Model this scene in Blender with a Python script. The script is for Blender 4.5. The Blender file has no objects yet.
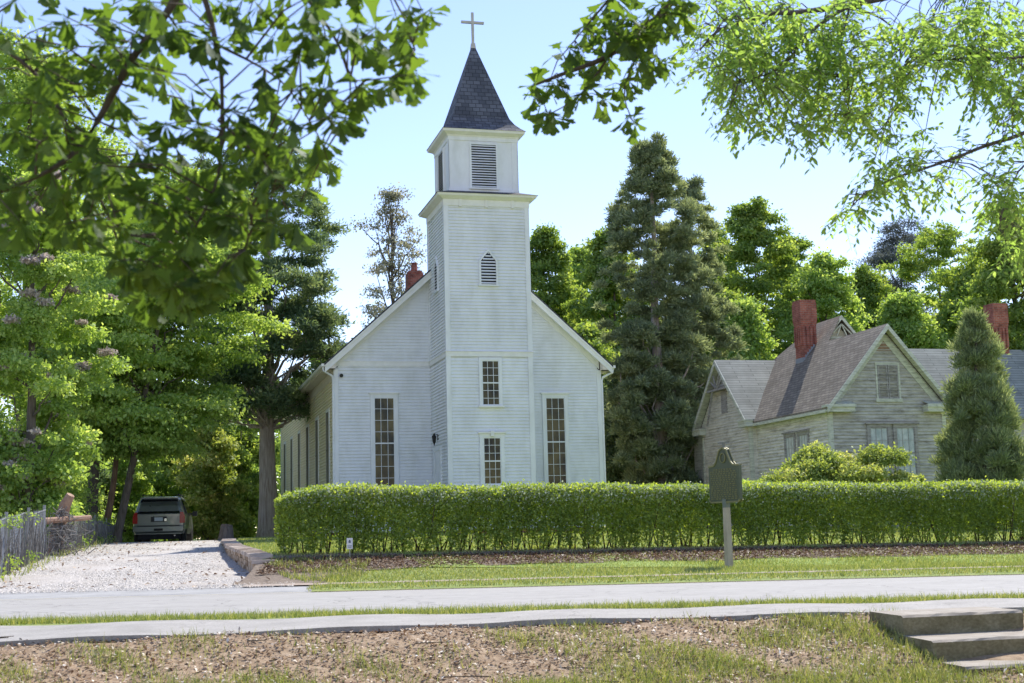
import bpy, math, random
import numpy as np
from mathutils import Vector, Matrix
random.seed(7); RNG = np.random.default_rng(11)
S = bpy.context.scene
# ---------------------------------------------------------------- camera, sky, sun, exposure
EYE = 1.6
FPX = 1377.7
RIGHT = np.array([0.99969237, 0.00338712, -0.02457005])
UP = np.array([0.02480242, -0.13652217, 0.99032648])
FWD = np.array([0.0, 0.99063123, 0.13656418])
cd = bpy.data.cameras.new('camera'); cam = bpy.data.objects.new('camera', cd)
S.collection.objects.link(cam); S.camera = cam
cam.matrix_world = Matrix(((RIGHT[0], UP[0], -FWD[0], 0), (RIGHT[1], UP[1], -FWD[1], 0),
                           (RIGHT[2], UP[2], -FWD[2], EYE), (0, 0, 0, 1)))
cd.sensor_width = 36; cd.lens = FPX / 1024 * 36; cd.clip_start = .1; cd.clip_end = 3000
cd.dof.use_dof = True; cd.dof.focus_distance = 42; cd.dof.aperture_fstop = 5.2
SUN_AZ = math.radians(29)      # clockwise from +Y
SUN_EL = math.radians(49)
wd = bpy.data.worlds.new('World'); S.world = wd; wd.use_nodes = True
nt = wd.node_tree; bg = nt.nodes['Background']
sk = nt.nodes.new('ShaderNodeTexSky'); sk.sky_type = 'NISHITA'; sk.sun_disc = False
sk.sun_elevation = SUN_EL; sk.sun_rotation = SUN_AZ
sk.air_density = 1.0; sk.dust_density = 0.05; sk.ozone_density = 1.0
mt_ = nt.nodes.new('ShaderNodeMix'); mt_.data_type = 'RGBA'; mt_.blend_type = 'MULTIPLY'; mt_.inputs[0].default_value = 1
mt_.inputs[7].default_value = (1.01, .925, 1.03, 1); nt.links.new(sk.outputs[0], mt_.inputs[6])
nt.links.new(mt_.outputs[2], bg.inputs[0]); bg.inputs[1].default_value = .097
sl = bpy.data.lights.new('sun', 'SUN'); sl.energy = 2.95; sl.angle = math.radians(.53); sl.color = (1, .95, .86)
so = bpy.data.objects.new('sun', sl); S.collection.objects.link(so)
sd = Vector((math.sin(SUN_AZ) * math.cos(SUN_EL), math.cos(SUN_AZ) * math.cos(SUN_EL), math.sin(SUN_EL)))
so.rotation_euler = sd.to_track_quat('Z', 'Y').to_euler(); so.location = (10, 20, 60)
S.view_settings.view_transform = 'Standard'; S.view_settings.look = 'None'
S.view_settings.exposure = 1.28; S.view_settings.gamma = 1
S.render.engine = 'CYCLES'
S.cycles.max_bounces = 7; S.cycles.diffuse_bounces = 6; S.cycles.transmission_bounces = 4
S.cycles.transparent_max_bounces = 4; S.cycles.caustics_reflective = False; S.cycles.caustics_refractive = False
S.cycles.use_denoising = True

# ---------------------------------------------------------------- helpers
def ray(px, py): return FWD + RIGHT * (px - 512) / FPX - UP * (py - 341.5) / FPX
def at(px, py, Y):
    d = ray(px, py); p = d * Y / d[1]; return np.array([p[0], p[1], p[2] + EYE])
def xat(px, Y): return at(px, 520, Y)[0]

def tag(o, label=None, cat=None, group=None, kind=None):
    if label: o['label'] = label
    if cat: o['category'] = cat
    if group: o['group'] = group
    if kind: o['kind'] = kind
    return o
def empty(name, loc, rz=0, **k):
    o = bpy.data.objects.new(name, None); S.collection.objects.link(o)
    o.location = loc; o.rotation_euler = (0, 0, rz); o.empty_display_size = .3
    return tag(o, **k)
def np_obj(name, V, F, mat, parent=None, rnd=None, smooth=False, loc=None):
    """V (n,3); F (m,k) array of equal sized faces, or a list of faces"""
    me = bpy.data.meshes.new(name)
    if isinstance(F, np.ndarray):
        m, k = F.shape
        me.vertices.add(len(V)); me.vertices.foreach_set('co', np.ascontiguousarray(V, dtype=np.float32).ravel())
        me.loops.add(m * k); me.loops.foreach_set('vertex_index', np.ascontiguousarray(F, dtype=np.int32).ravel())
        me.polygons.add(m); me.polygons.foreach_set('loop_start', np.arange(0, m * k, k, dtype=np.int32))
        me.update(calc_edges=True)
    else:
        me.from_pydata([tuple(v) for v in V], [], F); m = len(F)
        me.update()
    if smooth: me.polygons.foreach_set('use_smooth', [True] * m)
    if rnd is not None:
        a = me.attributes.new('rnd', 'FLOAT', 'FACE'); a.data.foreach_set('value', np.asarray(rnd, dtype=np.float32))
    for mm in (mat if isinstance(mat, (list, tuple)) else [mat]): me.materials.append(mm)
    o = bpy.data.objects.new(name, me); S.collection.objects.link(o)
    if parent: o.parent = parent
    if loc is not None: o.location = loc
    return o

class MB:
    def __init__(s): s.v = []; s.f = []
    def add(s, vs, fs):
        n = len(s.v); s.v += [tuple(map(float, p)) for p in vs]; s.f += [tuple(n + i for i in f) for f in fs]; return s
    def box(s, x0, x1, y0, y1, z0, z1):
        vs = [(x, y, z) for z in (z0, z1) for y in (y0, y1) for x in (x0, x1)]
        return s.add(vs, [(0, 2, 3, 1), (4, 5, 7, 6), (0, 1, 5, 4), (2, 6, 7, 3), (0, 4, 6, 2), (1, 3, 7, 5)])
    def hexa(s, b, t):          # bottom quad, top quad (ccw from above)
        return s.add(list(b) + list(t), [(3, 2, 1, 0), (4, 5, 6, 7), (0, 1, 5, 4), (1, 2, 6, 5), (2, 3, 7, 6), (3, 0, 4, 7)])
    def frust(s, cx, cy, h0, z0, h1, z1):
        q = lambda h, z: [(cx - h, cy - h, z), (cx + h, cy - h, z), (cx + h, cy + h, z), (cx - h, cy + h, z)]
        return s.hexa(q(h0, z0), q(h1, z1))
    def prism(s, pts, d):       # planar polygon extruded by vector d
        n = len(pts); d = np.array(d); a = [np.array(p, float) for p in pts]
        return s.add(a + [p + d for p in a], [tuple(range(n))[::-1], tuple(range(n, 2 * n))] + [(i, (i + 1) % n, n + (i + 1) % n, n + i) for i in range(n)])
    def bar(s, a, b, w, h, up=(0, 0, 1)):   # box beam between two points
        a = np.array(a, float); b = np.array(b, float); d = b - a; d /= np.linalg.norm(d)
        r = np.cross(d, up); r /= np.linalg.norm(r) + 1e-9; u = np.cross(r, d)
        q = lambda p: [p - r * w / 2 - u * h / 2, p + r * w / 2 - u * h / 2, p + r * w / 2 + u * h / 2, p - r * w / 2 + u * h / 2]
        return s.hexa(q(a), q(b))
    def tube(s, pts, rads, n=8, cap=True):
        pts = [np.array(p, float) for p in pts]; base = len(s.v); k = len(pts)
        if not hasattr(rads, '__len__'): rads = [rads] * k
        ref = np.array([.31, .22, .92])
        for i, p in enumerate(pts):
            d = pts[min(i + 1, k - 1)] - pts[max(i - 1, 0)]; d /= np.linalg.norm(d) + 1e-9
            if abs(d @ ref) > .97: ref = np.array([.9, .3, .1])
            r = np.cross(d, ref); r /= np.linalg.norm(r); u = np.cross(r, d)
            for j in range(n):
                a = 2 * math.pi * j / n
                s.v.append(tuple(p + (r * math.cos(a) + u * math.sin(a)) * rads[i]))
        for i in range(k - 1):
            for j in range(n):
                a = base + i * n + j; b = base + i * n + (j + 1) % n
                s.f.append((a, b, b + n, a + n))
        if cap:
            s.f.append(tuple(base + j for j in range(n))[::-1]); s.f.append(tuple(base + (k - 1) * n + j for j in range(n)))
        return s
    def build(s, name, mat, parent=None, off=(0, 0, 0), smooth=False):
        V = np.array(s.v, float) + np.array(off)
        return np_obj(name, V, s.f, mat, parent, smooth=smooth)

# ---------------------------------------------------------------- materials
def new_mat(name):
    m = bpy.data.materials.new(name); m.use_nodes = True; t = m.node_tree
    b = t.nodes['Principled BSDF']; return m, t, b
def ramp(t, src, stops, interp='LINEAR'):
    r = t.nodes.new('ShaderNodeValToRGB'); r.color_ramp.interpolation = interp
    e = r.color_ramp.elements
    while len(e) < len(stops): e.new(.5)
    for el, (p, c) in zip(e, stops): el.position = p; el.color = (*c, 1)
    t.links.new(src, r.inputs[0]); return r.outputs[0]
def noise(t, scale, detail=5, rough=.6, vec=None, out='Fac'):
    n = t.nodes.new('ShaderNodeTexNoise'); n.inputs['Scale'].default_value = scale; n.inputs['Detail'].default_value = detail
    n.inputs['Roughness'].default_value = rough
    if vec is not None: t.links.new(vec, n.inputs['Vector'])
    return n.outputs[out]
def objvec(t, scale=(1, 1, 1), rot=(0, 0, 0)):
    c = t.nodes.new('ShaderNodeTexCoord'); m = t.nodes.new('ShaderNodeMapping')
    m.inputs['Scale'].default_value = scale; m.inputs['Rotation'].default_value = rot
    t.links.new(c.outputs['Object'], m.inputs[0]); return m.outputs[0]
def mixc(t, fac, a, b, mode='MIX'):
    m = t.nodes.new('ShaderNodeMix'); m.data_type = 'RGBA'; m.blend_type = mode
    for inp, val in ((0, fac), (6, a), (7, b)):
        if isinstance(val, (int, float)): m.inputs[inp].default_value = val
        elif isinstance(val, tuple): m.inputs[inp].default_value = (*val, 1)
        else: t.links.new(val, m.inputs[inp])
    return m.outputs[2]
def bump(t, b, h, strength=.3, dist=.02):
    n = t.nodes.new('ShaderNodeBump'); n.inputs['Strength'].default_value = strength; n.inputs['Distance'].default_value = dist
    t.links.new(h, n.inputs['Height']); t.links.new(n.outputs[0], b.inputs['Normal'])
def noisy(name, stops, scale=3, rough=.8, bs=.2, bd=.01, vs=(1, 1, 1), detail=6, scale2=None, stops2=None, metal=0):
    m, t, b = new_mat(name); v = objvec(t, vs)
    n = noise(t, scale, detail, .65, v); c = ramp(t, n, stops)
    if scale2:
        n2 = noise(t, scale2, 4, .6, v); f = ramp(t, n2, stops2); c = mixc(t, 1.0, c, f, 'MULTIPLY')
    t.links.new(c, b.inputs['Base Color']); b.inputs['Roughness'].default_value = rough; b.inputs['Metallic'].default_value = metal
    if bs: bump(t, b, n, bs, bd)
    return m
def flat(name, col, rough=.5, metal=0, spec=.5):
    m, t, b = new_mat(name); b.inputs['Base Color'].default_value = (*col, 1); b.inputs['Roughness'].default_value = rough
    b.inputs['Metallic'].default_value = metal; b.inputs['Specular IOR Level'].default_value = spec; return m
LEAFK = 1.6
def leaf_mat(name, stops, trans=.45, tcol=(1.25, 1.15, .5), gloss=.06):
    if name.endswith(('leaf', 'needles')):
        kr = 1.17 if name.endswith('needles') else 1.25
        stops = [(p, (c[0] * LEAFK * kr, c[1] * LEAFK * (1.06 if name.endswith('needles') else 1), c[2] * LEAFK * 1.35 + .014)) for p, c in stops]; trans = min(.62, trans + .08)
    m = bpy.data.materials.new(name); m.use_nodes = True; t = m.node_tree; t.nodes.clear()
    a = t.nodes.new('ShaderNodeAttribute'); a.attribute_name = 'rnd'
    c = ramp(t, a.outputs['Fac'], stops)
    d = t.nodes.new('ShaderNodeBsdfDiffuse'); t.links.new(c, d.inputs[0])
    tr = t.nodes.new('ShaderNodeBsdfTranslucent'); tc = mixc(t, 1.0, c, tcol, 'MULTIPLY'); t.links.new(tc, tr.inputs[0])
    mx = t.nodes.new('ShaderNodeMixShader'); mx.inputs[0].default_value = trans
    t.links.new(d.outputs[0], mx.inputs[1]); t.links.new(tr.outputs[0], mx.inputs[2])
    g = t.nodes.new('ShaderNodeBsdfGlossy'); g.inputs['Roughness'].default_value = .5; g.inputs[0].default_value = (.9, .95, 1, 1)
    m2 = t.nodes.new('ShaderNodeMixShader'); m2.inputs[0].default_value = gloss
    t.links.new(mx.outputs[0], m2.inputs[1]); t.links.new(g.outputs[0], m2.inputs[2])
    o = t.nodes.new('ShaderNodeOutputMaterial'); t.links.new(m2.outputs[0], o.inputs[0]); return m

M = {}
M['white'] = noisy('white_paint', [(.3, (.70, .72, .74)), (.7, (.80, .82, .83))], 1.1, .55, .05, .003, vs=(1, 1, .5), scale2=2, stops2=[(.32, (.90, .90, .87)), (.55, (1, 1, 1))])
M['cream'] = noisy('white_trim', [(.3, (.70, .70, .66)), (.7, (.80, .80, .77))], 3, .5, .03, .002)
M['glass'] = None
def glass_mat(name, c0, c1, sc):
    m, t, b = new_mat(name); v = objvec(t, (1, 1, .6)); n = noise(t, sc, 4, .6, v)
    c = ramp(t, n, [(.35, c0), (.65, c1)]); t.links.new(c, b.inputs['Base Color'])
    b.inputs['Roughness'].default_value = .1; b.inputs['Specular IOR Level'].default_value = .22; return m
M['glass'] = glass_mat('window_glass', (.006, .008, .007), (.13, .10, .035), 1.5)  # brown mottle paints the road's reflection into the glass colour
M['oldglass'] = glass_mat('curtained_glass', (.34, .40, .40), (.58, .62, .60), 5)
M['screen'] = flat('dark_window_screen', (.22, .21, .17), 1.0, 0, 0)
M['dark'] = flat('dark_gap', (.012, .012, .014), .8)
M['iron'] = flat('black_iron', (.02, .02, .022), .45, .3)
def shingle_mat(name, c0, c1, bw=.30, bh=.14, c2=None, vs=(1, 1, 1)):
    m, t, b = new_mat(name)
    co = t.nodes.new('ShaderNodeUVMap'); co.uv_map = 'uv'
    br = t.nodes.new('ShaderNodeTexBrick'); br.inputs['Scale'].default_value = 1; br.inputs['Brick Width'].default_value = bw
    br.inputs['Row Height'].default_value = bh; br.inputs['Mortar Size'].default_value = .012; br.inputs['Bias'].default_value = -.1
    br.inputs['Color1'].default_value = (*c0, 1); br.inputs['Color2'].default_value = (*c1, 1)
    br.inputs['Mortar'].default_value = (*[x * .45 for x in c0], 1)
    t.links.new(co.outputs[0], br.inputs['Vector'])
    n = noise(t, 1.1, 6, .7, objvec(t, vs)); f = ramp(t, n, [(.3, (.72, .70, .68)), (.7, (1.15, 1.12, 1.1))])
    c = mixc(t, 1.0, br.outputs['Color'], f, 'MULTIPLY'); t.links.new(c, b.inputs['Base Color'])
    b.inputs['Roughness'].default_value = .9; bump(t, b, br.outputs['Fac'], -.5, .015); return m
M['shingle_spire'] = shingle_mat('spire_shingles', (.075, .085, .11), (.15, .165, .20), .26, .17)
M['shingle_dark'] = shingle_mat('roof_shingles', (.05, .05, .055), (.09, .09, .10))
M['shingle_brown'] = shingle_mat('brown_shingles', (.20, .172, .135), (.31, .275, .22), .3, .14)
M['metal_roof'] = shingle_mat('grey_green_roof', (.25, .27, .24), (.34, .36, .32), 1.6, .16)
def brick_mat(name):
    m, t, b = new_mat(name); v = objvec(t, (1, 1, 1))
    sep = t.nodes.new('ShaderNodeSeparateXYZ'); t.links.new(v, sep.inputs[0])
    ad = t.nodes.new('ShaderNodeMath'); t.links.new(sep.outputs[0], ad.inputs[0]); t.links.new(sep.outputs[1], ad.inputs[1])
    cb = t.nodes.new('ShaderNodeCombineXYZ'); t.links.new(ad.outputs[0], cb.inputs[0]); t.links.new(sep.outputs[2], cb.inputs[1])
    br = t.nodes.new('ShaderNodeTexBrick'); br.inputs['Scale'].default_value = 1; br.inputs['Brick Width'].default_value = .21
    br.inputs['Row Height'].default_value = .075; br.inputs['Mortar Size'].default_value = .008
    br.inputs['Color1'].default_value = (.30, .075, .05, 1); br.inputs['Color2'].default_value = (.42, .13, .085, 1); br.inputs['Mortar'].default_value = (.30, .22, .18, 1)
    t.links.new(cb.outputs[0], br.inputs[0])
    n = noise(t, 3, 5, .7, v); f = ramp(t, n, [(.35, (.55, .5, .5)), (.6, (1.1, 1.1, 1.1))])
    t.links.new(mixc(t, 1.0, br.outputs[0], f, 'MULTIPLY'), b.inputs['Base Color']); b.inputs['Roughness'].default_value = .9
    bump(t, b, br.outputs['Fac'], -.4, .01); return m
M['brick'] = brick_mat('red_brick')
def weathered(name, a, b_, c, sc=1.6):
    """flaking paint over grey boards"""
    m, t, b = new_mat(name); v = objvec(t, (1, 1, 3)); n = noise(t, sc, 8, .72, v)
    c0 = ramp(t, n, [(.36, a), (.46, b_), (.62, c)])
    v2 = objvec(t, (.22, .22, 8)); n2 = noise(t, 3.0, 7, .7, v2); f = ramp(t, n2, [(.32, (.62, .61, .58)), (.5, (.95, .95, .93)), (.65, (1.10, 1.10, 1.08))])
    t.links.new(mixc(t, 1.0, c0, f, 'MULTIPLY'), b.inputs['Base Color']); b.inputs['Roughness'].default_value = .85
    bump(t, b, n2, .35, .01); return m
M['oldwood'] = weathered('weathered_clapboard', (.46, .43, .37), (.66, .63, .56), (.80, .77, .70))  # paler than the front boards: warm bounce light mixed into this paint
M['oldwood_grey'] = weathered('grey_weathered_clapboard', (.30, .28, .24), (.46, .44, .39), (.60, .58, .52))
M['oldtrim'] = weathered('weathered_trim', (.40, .40, .34), (.58, .59, .50), (.68, .69, .60), 4)
M['greywood'] = weathered('bare_grey_wood', (.22, .20, .19), (.33, .31, .30), (.42, .40, .39), 5)
M['bark'] = noisy('bark', [(.3, (.07, .055, .045)), (.7, (.20, .165, .14))], 4, .95, .9, .05, (4, 4, .6))
M['bark_cedar'] = noisy('cedar_bark', [(.3, (.26, .19, .16)), (.5, (.46, .39, .35)), (.75, (.64, .59, .55))], 4, .95, .9, .06, (5, 5, .35))
M['bark_red'] = noisy('reddish_bark', [(.3, (.16, .09, .06)), (.7, (.34, .22, .16))], 4, .95, .8, .04, (4, 4, .6))
M['twig'] = noisy('twig_bark', [(.3, (.05, .035, .02)), (.7, (.12, .085, .055))], 20, .9, .3, .003)
G = lambda *a: a
M['leaf_oak'] = leaf_mat('water_oak_leaf', [(0, (.030, .066, .010)), (.6, (.054, .115, .014)), (1, (.090, .17, .02))], .62, (1.5, 1.45, .5), .02)
M['leaf_elm'] = leaf_mat('elm_leaf', [(0, (.085, .19, .035)), (.6, (.15, .29, .055)), (1, (.24, .39, .10))], .6, (1.45, 1.35, .7), .02)
M['leaf_mid'] = leaf_mat('green_leaf', [(0, (.06, .13, .022)), (.6, (.13, .24, .04)), (1, (.22, .33, .07))], .48, (1.5, 1.35, .6), .02)
M['leaf_lime'] = leaf_mat('lime_leaf', [(0, (.085, .18, .03)), (.6, (.17, .31, .06)), (1, (.28, .43, .13))], .5, (1.45, 1.3, .6), .02)
M['leaf_dark'] = leaf_mat('cedar_needles', [(0, (.055, .10, .04)), (.6, (.10, .16, .06)), (1, (.19, .25, .10))], .35, (1.3, 1.25, .7), .02)
M['leaf_blue'] = leaf_mat('old_cedar_needles', [(0, (.09, .13, .06)), (.6, (.165, .22, .09)), (1, (.28, .34, .15))], .35, (1.25, 1.2, .75), .02)
M['leaf_pine'] = leaf_mat('pine_needles', [(0, (.04, .055, .04)), (.6, (.08, .10, .07)), (1, (.15, .17, .10))], .25, (1.1, 1.1, .9), .02)
M['leaf_sparse'] = leaf_mat('grey_green_leaf', [(0, (.10, .14, .08)), (.6, (.16, .21, .13)), (1, (.26, .31, .21))], .45, (1.2, 1.1, .7), .02)
M['leaf_bush'] = leaf_mat('bush_leaf', [(0, (.09, .17, .025)), (.6, (.20, .30, .06)), (1, (.38, .45, .17))], .45, (1.35, 1.25, .6), .03)
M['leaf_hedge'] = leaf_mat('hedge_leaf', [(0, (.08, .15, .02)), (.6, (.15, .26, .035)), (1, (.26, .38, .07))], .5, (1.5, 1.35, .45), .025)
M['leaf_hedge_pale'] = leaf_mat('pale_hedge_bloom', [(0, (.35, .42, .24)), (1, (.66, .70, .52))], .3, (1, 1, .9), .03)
M['leaf_juniper'] = leaf_mat('juniper_needles', [(0, (.08, .115, .045)), (.6, (.15, .20, .075)), (1, (.27, .33, .14))], .35, (1.25, 1.2, .7), .02)
M['blossom'] = leaf_mat('mauve_seed_cluster', [(0, (.38, .33, .30)), (.6, (.52, .46, .42)), (1, (.66, .62, .55))], .4, (1.1, 1, 1), .02)
M['grass'] = leaf_mat('grass_blade', [(0, (.15, .20, .045)), (.6, (.27, .33, .085)), (1, (.52, .50, .24))], .45, (1.3, 1.2, .6), .05)
M['litter'] = leaf_mat('dry_litter', [(0, (.10, .055, .035)), (.3, (.28, .18, .11)), (.6, (.50, .38, .26)), (.9, (.64, .53, .41)), (1, (.82, .80, .75))], .12, (1, .9, .8), .04)
M['stone_bits'] = leaf_mat('gravel_stone', [(0, (.33, .30, .27)), (.5, (.48, .45, .42)), (1, (.62, .59, .56))], .0, (1, 1, 1), .02)
M['deadvine'] = noisy('dead_vine', [(.3, (.09, .085, .08)), (.7, (.23, .215, .20))], 12, .9, .4, .005)

# ---------------------------------------------------------------- ground heights (relative to eye, then +EYE)
HY = [-60, 4, 8, 9.6, 10.6, 11.4, 12.1, 12.8, 14.4, 15.1, 15.15, 18.4, 21.7, 21.75, 23.1, 24.6, 25.5, 26.3, 27.2, 30, 45, 60, 120, 700]
HZ = [-1.75, -1.68, -1.56, -1.42, -1.30, -1.17, -1.0, -.845, -.82, -.84, -.86, -.80, -.865, -.83, -.79, -.73, -.66, -.54, -.42, -.36, -.13, -.05, .1, .4]
def sm(a, b, x): t = np.clip((x - a) / (b - a), 0, 1); return t * t * (3 - 2 * t)
def h_lawn(x, y):
    x = np.asarray(x, float); y = np.asarray(y, float)
    xs = np.clip(x, -5, 14)
    w = sm(22.8, 26.5, y) * (1 - sm(45, 60, y))
    z = np.interp(y - w * .26 * xs, HY, HZ) - .010 * w * xs
    return z + EYE
def h_drive(x, y):
    y = np.asarray(y, float)
    return np.interp(y, [21, 21.75, 23, 34, 44, 49, 56, 70, 120, 700], [-.86, -.85, -.80, -.42, -.12, -.07, -.19, -.5, -.3, .4]) + EYE + 0 * np.asarray(x)
XWY = [21, 23.3, 24.6, 25.4, 29, 34, 41, 48, 60]; XWX = [-3.4, -3.7, -4.35, -4.62, -5.6, -6.9, -8.5, -9.9, -12]
def xwall(y): return np.interp(y, XWY, XWX)
def hh(x, y):
    x = np.asarray(x, float); y = np.asarray(y, float)
    lawn = h_lawn(x, y); dr = h_drive(x, y)
    s = ((x < xwall(y)) & (y > 21.75)) * 1.0
    s = s * (1 - sm(60, 80, y))
    return lawn * (1 - s) + dr * s
def sheet(name, xs, y0f, y1f, ny, hf, mat, dz=0, kind='structure', label=None, cat=None, skirt=0):
    xs = np.asarray(xs, float); a = np.array([y0f(x) for x in xs]); b = np.array([y1f(x) for x in xs])
    T = np.linspace(0, 1, ny)[None, :]; Yg = a[:, None] * (1 - T) + b[:, None] * T; Xg = np.repeat(xs[:, None], ny, 1)
    Zg = hf(Xg, Yg) + dz
    V = np.stack([Xg, Yg, Zg], -1).reshape(-1, 3); n = len(xs)
    I = np.arange(n * ny).reshape(n, ny); F = np.stack([I[:-1, :-1], I[1:, :-1], I[1:, 1:], I[:-1, 1:]], -1).reshape(-1, 4)
    F = [tuple(f) for f in F]
    if skirt:
        V = list(map(tuple, V)); 
        for row, flip in ((I[:, 0], 1), (I[:, -1], 0)):
            k = len(V); V += [(V[i][0], V[i][1], V[i][2] - skirt) for i in row]
            for j in range(len(row) - 1):
                q = (row[j], row[j + 1], k + j + 1, k + j); F.append(q[::-1] if flip else q)
        V = np.array(V)
    o = np_obj(name, V, F, mat, smooth=False); tag(o, label, cat, None, kind); return o

M['soil'] = noisy('yard_soil', [(.25, (.15, .095, .055)), (.5, (.31, .215, .13)), (.75, (.44, .34, .23))], 9, .95, .8, .03, detail=10)
M['groundgrass'] = noisy('ground_grass', [(.3, (.075, .12, .03)), (.7, (.17, .20, .06))], 5, .95, .6, .04, detail=9)
M['verge'] = noisy('verge_grass', [(.3, (.13, .19, .04)), (.55, (.22, .27, .06)), (.75, (.36, .27, .14))], 4, .95, .7, .03, detail=10)
M['mulch'] = noisy('pine_straw_mulch', [(.3, (.10, .075, .055)), (.55, (.21, .16, .12)), (.75, (.32, .26, .20))], 14, .95, .9, .03, (1, 1.6, 1), detail=10)
M['asphalt'] = noisy('pale_asphalt', [(.3, (.30, .285, .265)), (.7, (.38, .365, .34))], 1.2, .9, .3, .004, (.5, 3, 1), 10, 9, [(.30, (.74, .74, .74)), (.65, (1.06, 1.06, 1.06))])
M['concrete'] = noisy('old_concrete', [(.3, (.27, .255, .235)), (.7, (.39, .37, .345))], 2.2, .9, .4, .006, (1, 1, 1), 9, 45, [(.35, (.75, .74, .72)), (.65, (1.06, 1.06, 1.06))])
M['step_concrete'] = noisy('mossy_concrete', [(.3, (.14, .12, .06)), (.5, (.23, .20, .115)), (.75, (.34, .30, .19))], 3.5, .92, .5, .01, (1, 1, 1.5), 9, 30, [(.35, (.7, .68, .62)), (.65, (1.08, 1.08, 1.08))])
M['gravel'] = noisy('white_gravel', [(.25, (.33, .30, .27)), (.45, (.47, .44, .41)), (.7, (.56, .53, .50))], 16, .95, 1, .04, (1, 1, 1), 12, .7, [(.3, (.82, .78, .74)), (.6, (1.05, 1.05, 1.05))])
M['old_paving'] = noisy('sandy_old_paving', [(.3, (.24, .17, .12)), (.7, (.42, .35, .29))], 5, .95, .5, .01, (1, 2, 1), 9)
M['lawn'] = noisy('lawn_grass', [(.3, (.17, .25, .045)), (.7, (.28, .36, .07))], 6, .95, .6, .03, detail=9)
M['yellow'] = noisy('faded_yellow_paint', [(.3, (.46, .42, .26)), (.6, (.60, .50, .22))], 7, .8, .1, .002)

def cracks(m, scale, width, dark):
    t = m.node_tree; b = t.nodes['Principled BSDF']; src = b.inputs['Base Color'].links[0].from_socket
    c = t.nodes.new('ShaderNodeTexCoord'); n = t.nodes.new('ShaderNodeTexNoise'); n.inputs['Scale'].default_value = 2.5; t.links.new(c.outputs['Object'], n.inputs['Vector'])
    ad = t.nodes.new('ShaderNodeVectorMath'); ad.operation = 'MULTIPLY_ADD'; t.links.new(n.outputs['Color'], ad.inputs[0]); ad.inputs[1].default_value = (.9, .9, .9); t.links.new(c.outputs['Object'], ad.inputs[2])
    v = t.nodes.new('ShaderNodeTexVoronoi'); v.feature = 'DISTANCE_TO_EDGE'; v.inputs['Scale'].default_value = scale; t.links.new(ad.outputs[0], v.inputs['Vector'])
    f = ramp(t, v.outputs['Distance'], [(0, (dark, dark, dark)), (width, (1, 1, 1))]); n2 = t.nodes.new('ShaderNodeTexNoise'); n2.inputs['Scale'].default_value = .5; t.links.new(c.outputs['Object'], n2.inputs['Vector'])
    f2 = mixc(t, ramp(t, n2.outputs['Fac'], [(.45, (0, 0, 0)), (.6, (1, 1, 1))]), f, (1., 1., 1.)); t.links.new(mixc(t, 1.0, src, f2, 'MULTIPLY'), b.inputs['Base Color'])
cracks(M['asphalt'], .45, .012, .55); cracks(M['concrete'], .6, .010, .5)
# base ground, one sheet to the horizon
xs = np.concatenate([[-1500, -700, -300, -120, -60], np.arange(-30, 31, 1.0), [60, 120, 300, 700, 1500]])
ys = np.concatenate([[-60, -20, 0], np.arange(4, 64, .5), [70, 80, 100, 130, 200, 400, 1200, 2600]])
XX, YY = np.meshgrid(xs, ys, indexing='ij')
ZZ = np.minimum(h_lawn(XX, YY), np.where((YY > 21.5) & (XX < -2), h_drive(XX, YY), 99)) - .06
I = np.arange(XX.size).reshape(XX.shape); F = np.stack([I[:-1, :-1], I[1:, :-1], I[1:, 1:], I[:-1, 1:]], -1).reshape(-1, 4)
tag(np_obj('ground', np.stack([XX, YY, ZZ], -1).reshape(-1, 3), F, M['groundgrass']), 'grassy ground running back under the trees', kind='structure')
xr = np.arange(-40, 41, .5)
near = lambda x: float(np.interp(x, [-12, -4.4, -2, 0, 3, 14], [11.2, 11.9, 12.4, 12.85, 12.9, 12.9]))
far_ = lambda x: float(np.interp(x, [-12, -4.4, 0, 3, 14], [13.9, 14.15, 14.4, 14.45, 14.5]))
rn = lambda x: 15.1
def rough(f, amp, sc):
    return lambda x: f(x) + amp * (math.sin(x * sc) * .5 + math.sin(x * sc * 2.3 + 1) * .35 + math.sin(x * sc * 5.1 + 2) * .3)
xf = np.arange(-14, 14.01, .06)
def yard_h(x, y):
    x = np.asarray(x, float); y = np.asarray(y, float) + (12.9 - np.interp(x, [-12, -4.4, -2, 0, 3, 14], [11.2, 11.9, 12.4, 12.85, 12.9, 12.9]))
    return h_lawn(x, y) - .012 + .02 * np.sin(x * 2.1 + y * 1.3) * np.sin(y * 3.1 - x) + .012 * np.sin(x * 7 + 2 * y) * np.sin(y * 9 + x) 
sheet('yard', xf, lambda x: 3, lambda x: near(x) + .15, 90, yard_h, M['soil'], .0, label='leaf strewn bank below the sidewalk')
sheet('sidewalk', xf, rough(near, .03, 5), rough(far_, .02, 4), 8, lambda x, y: h_lawn(x, y) * 0 + h_lawn(x, np.full_like(y, 13.6)) + .01 * np.sin(x * 3), M['concrete'], .02, skirt=.05, label='cracked concrete sidewalk on the near side of the road')
sheet('grass_strip', xf, lambda x: far_(x) - .02, lambda x: 15.2, 6, h_lawn, M['verge'], .0, label='narrow grass strip between sidewalk and road')
sheet('road', xr, lambda x: 15.1, lambda x: 21.7, 14, h_lawn, M['asphalt'], .01, label='pale sunlit asphalt road')
sheet('edge_line', np.arange(-30, 12, .5), lambda x: 21.42, lambda x: 21.50, 2, h_lawn, M['yellow'], .016, label='faded yellow edge line of the road')
sheet('verge', np.arange(-3.2, 40, .25), rough(lambda x: 21.60, .04, 3), lambda x: 26.2 + .26 * min(max(x, -5), 14), 16, h_lawn, M['verge'], .02, label='grass verge in front of the hedge')
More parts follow.
